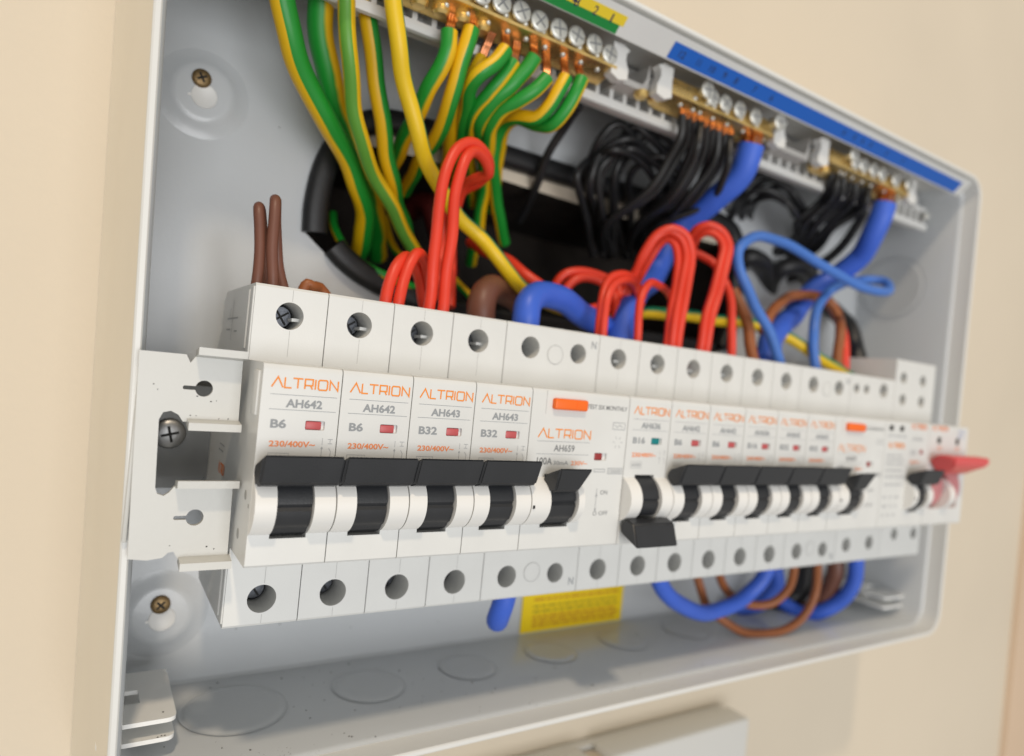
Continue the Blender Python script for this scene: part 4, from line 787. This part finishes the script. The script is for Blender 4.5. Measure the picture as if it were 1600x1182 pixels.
for k, pts in enumerate(([(242.9,33.0,134.7), (246.8,35.8,126.8), (253.0,43.8,122.0), (251.5,53.8,114.0), (265.9,65.8,109.9), (265.9,88.0,99.5)],
            [(247.7,33.0,134.4), (246.7,32.6,124.9), (253.1,40.6,120.5), (253.1,50.6,113.2), (264.7,62.6,108.3), (269.0,88.0,100.1)],
            [(252.5,33.0,134.2), (254.3,34.5,125.7), (260.7,42.5,121.6), (264.0,52.5,115.2), (270.5,64.5,108.7), (272.1,88.0,100.6)],
            [(257.4,33.0,133.9), (262.7,36.7,126.7), (269.1,44.7,122.9), (269.5,54.7,116.0), (277.0,66.7,109.2), (275.3,88.0,101.2)],
            [(262.4,33.0,133.6), (265.2,35.1,125.7), (271.7,43.1,122.3), (274.1,53.1,116.1), (278.0,65.1,108.2), (278.5,88.0,101.8)],
            [(267.5,33.0,133.4), (273.4,37.0,126.5), (279.8,45.0,123.4), (282.3,55.0,117.4), (284.2,67.0,108.6), (281.8,88.0,102.4)],
            [(272.7,33.0,133.1), (271.8,32.9,124.0), (278.4,40.9,121.5), (276.5,50.9,115.0), (281.5,62.9,106.6), (285.0,88.0,102.9)])):
    cable("black_wire", LB2 % ORD[k], pts, 1.6, M_CBLACK, "cable", B2, copper=[Vector(pts[0])+Vector((0, 0, -1)), Vector(pts[0])+Vector((0.2, 0, 1.5)), Vector((pts[0][0]+0.4, 33.5, 131.8))])
LB2b = "thin black wire looping left of the right bar's bundle"
for k, pts in enumerate(([(239.7,92.0,102.0), (229.4,76.0,115.8), (217.5,60.0,122.4), (218.7,52.0,127.6), (229.2,48.0,125.9), (249.7,54.0,120.2), (270.9,62.0,117.0), (290.5,86.0,108.0)],
            [(242.6,92.0,102.5), (231.0,76.0,116.1), (218.4,60.0,119.3), (221.2,52.0,121.8), (231.4,48.0,119.2), (249.6,54.0,116.0), (271.9,62.0,115.0), (293.9,86.0,108.6)],
            [(252.4,92.0,104.4), (236.6,76.0,117.3), (223.9,60.0,123.0), (225.9,52.0,127.6), (234.3,48.0,125.1), (253.4,54.0,119.9), (273.7,62.0,117.0), (305.3,86.0,110.7)],
            [(256.4,92.0,105.1), (238.9,76.0,117.8), (227.9,60.0,119.7), (229.3,52.0,120.1), (237.2,48.0,116.6), (253.5,54.0,114.6), (275.0,62.0,114.5), (309.9,86.0,111.6)],
            [(265.6,92.0,106.9), (244.0,76.0,118.9), (230.8,60.0,122.8), (233.5,52.0,125.9), (239.7,48.0,122.4), (257.9,54.0,118.6), (276.6,62.0,116.4), (320.7,86.0,113.5)])):
    cable("black_wire", LB2b, pts, 1.5, M_CBLACK, "cable", B2)
cable("black_wire", "black wire running from the right bundle down behind the thick blue cable", [(282.2,40.0,132.6), (290.9,46.0,122.8), (291.3,52.0,113.2), (288.8,60.0,103.6), (286.1,70.0,96.6), (278.4,84.0,88.8)], 2.3, M_CBLACK)
cable("black_cable", "thick black cable arching behind the light blue bow", [(248.1,96.0,76.5), (242.0,80.0,89.6), (240.8,72.0,96.2), (250.9,72.0,94.7), (265.0,78.0,88.3), (283.7,92.0,74.4)], 4.6, M_CBLACK)
cable("black_cable", "second thick black cable arching right of the first", [(279.9,92.0,77.4), (267.6,78.0,88.7), (266.7,70.0,95.3), (277.7,68.0,96.4), (297.2,74.0,93.2), (329.7,90.0,80.6)], 4.6, M_CBLACK)
cable("black_cable", "black cable low at the right end behind the main switch", [(307.4,92.0,85.0), (317.0,78.0,82.9), (313.1,64.0,74.0), (306.8,54.0,62.8), (303.7,46.0,45.9)], 4.6, M_CBLACK)

# below the breakers
cable("blue_cable", "short blue cable loop hanging under the first residual current device", [(85.5,26.0,-39.1), (85.2,26.0,-45.2), (85.7,28.0,-50.6), (88.5,33.0,-55.2), (92.8,39.0,-54.6), (96.1,42.0,-49.3), (99.2,44.0,-42.3)], 3.6, M_CBLUE)
cable("blue_cable", "blue cable loop hanging below the middle breakers", [(155.5,32.0,-40.2), (159.1,32.0,-47.3), (167.3,33.0,-54.3), (178.8,35.0,-60.6), (194.1,38.0,-65.0), (209.3,40.0,-65.9), (221.3,40.0,-61.4), (227.5,38.0,-55.6), (230.5,36.0,-46.0)], 3.3, M_CBLUE)
cable("blue_cable", "blue cable loop hanging at the far right under the surge unit", [(290.6,32.0,-39.3), (293.0,32.0,-49.5), (294.2,34.0,-59.3), (293.1,38.0,-68.8), (289.1,44.0,-75.5), (284.5,54.0,-80.2), (279.4,62.0,-76.5)], 3.6, M_CBLUE)
cable("brown_wire", "inner orange-brown loop below the breakers", [(244.7,34.0,-43.5), (245.7,34.0,-49.9), (246.7,36.0,-58.8), (241.7,40.0,-65.9), (232.6,44.0,-67.5), (221.0,48.0,-62.8), (210.8,48.0,-51.1)], 1.9, M_CORANGE)
cable("brown_wire", "outer orange-brown loop hanging lowest below the breakers", [(258.6,32.0,-40.7), (261.1,32.0,-49.8), (262.9,33.0,-60.7), (258.8,35.0,-71.5), (250.6,37.0,-77.6), (238.4,40.0,-80.2), (225.9,43.0,-78.7), (216.9,46.0,-74.4), (208.7,50.0,-67.3), (201.4,52.0,-51.6)], 1.9, M_CORANGE)
cable("brown_cable", "thick brown cable behind the hanging loops at right", [(290.1,42.0,-45.1), (291.4,42.0,-56.4), (292.3,46.0,-69.7), (290.9,54.0,-79.8), (283.2,62.0,-84.2)], 4.2, M_CBROWN)
cable("blue_cable", "dark blue cable end behind the hanging orange-brown loops", [(262.5,56.0,-53.8), (265.3,56.0,-65.1), (261.2,60.0,-75.7), (249.7,66.0,-78.2)], 3.6, M_CBLUE)
cable("black_cable", "black cable behind the hanging loops", [(295.6,60.0,-53.6), (295.6,60.0,-67.2), (290.8,64.0,-76.5), (275.0,70.0,-79.4)], 5.0, M_CBLACK)

# ================================================================== things on the wall below
t = thing("surface_box", "long white surface mounted box on the wall below the fuse box", "box", (160, 80, -200))
so = Vector((160, 80, -200)); link("cover", box_mesh("cover", 171.5, 262, 60.5, 74, -215, -133, M_GREY, 1.6, 3), t, -so); link("base", box_mesh("base", 61.5, 260.5, 74.2, 79.8, -213.5, -134.5, M_GREY, 0.8, 2), t, -so)
link("cover", box_mesh("cover", 60, 163.5, 61, 74, -215, -133.4, M_GREY, 1.6, 3), t, -so)
bm = bmesh.new(); b_tube(bm, [(167.5, 68, -214), (167.5, 68, -180), (167.5, 68, -136)], 5.0, 20, step=8); link("hinge_rib", finish(bm, "hinge_rib", M_PIPE, 50), t, -so)

# grit and dust lying on the floor of the enclosure
bm = bmesh.new(); random.seed(3)
def flake(c, r, axis):
    n = random.randint(4, 6); a0 = random.random()*6; st = random.uniform(0.5, 1.0); vs = []
    for k in range(n):
        a = a0+2*math.pi*k/n; rr_ = r*random.uniform(0.5, 1.1); p = (rr_*math.cos(a), rr_*st*math.sin(a))
        vs.append((c[0]+p[0], c[1]+p[1], c[2]) if axis == 'z' else (c[0]+p[0], c[1], c[2]+p[1]))
    b = [bm.verts.new(v) for v in vs]; tip = bm.verts.new((c[0], c[1], c[2]+r*0.5) if axis == 'z' else (c[0], c[1]-r*0.5, c[2]))
    for k in range(n): bm.faces.new((b[k], b[(k+1) % n], tip))
for k in range(170):
    flake((random.uniform(-15, 150) if k < 130 else random.uniform(100, 320), random.uniform(22, 76), Z0+3.24), abs(random.gauss(0, 0.22))+0.08, 'z')
for k in range(40): flake((random.uniform(5, 30), random.uniform(24, 31), Z0+3.24), random.uniform(0.08, 0.2), 'z')
for x, z in ((22, 107), (26, 86), (14, 98), (-14.5, 96), (30, -66), (55, -70), (62, -60), (90, -72), (16, -66), (110, -58)): flake((x, 77.5, z), random.uniform(0.25, 0.5), 'y')
for x, z in ((-19.5, 15.3), (-18.6, 14.2), (-10.6, 13.2), (-7.6, 12.2), (-6.5, 12.4), (-11.6, 8.8), (-10.4, 8.8), (-5.6, 8.3), (-3.6, 8.4), (-3.9, -21.8), (-5.5, -21.2), (-13.2, -20.6)): flake((x, 14.35, z), random.uniform(0.12, 0.3), 'y')
for x, y, z in ((-8.2, 37, -69.6), (-20.5, 36, -69.6), (-20, 35, -69.6), (-8.3, 35, -74.7), (-9.2, 34.6, -74.7), (-7.6, 34.9, -74.7)): flake((x, y, z), 0.35, 'z')
bmesh.ops.recalc_face_normals(bm, faces=bm.faces)
g = link("dust", finish(bm, "dust", M_GRIT)); g["kind"] = "stuff"; g["label"] = "dark grit and dust specks lying in the box"; g["category"] = "dust"
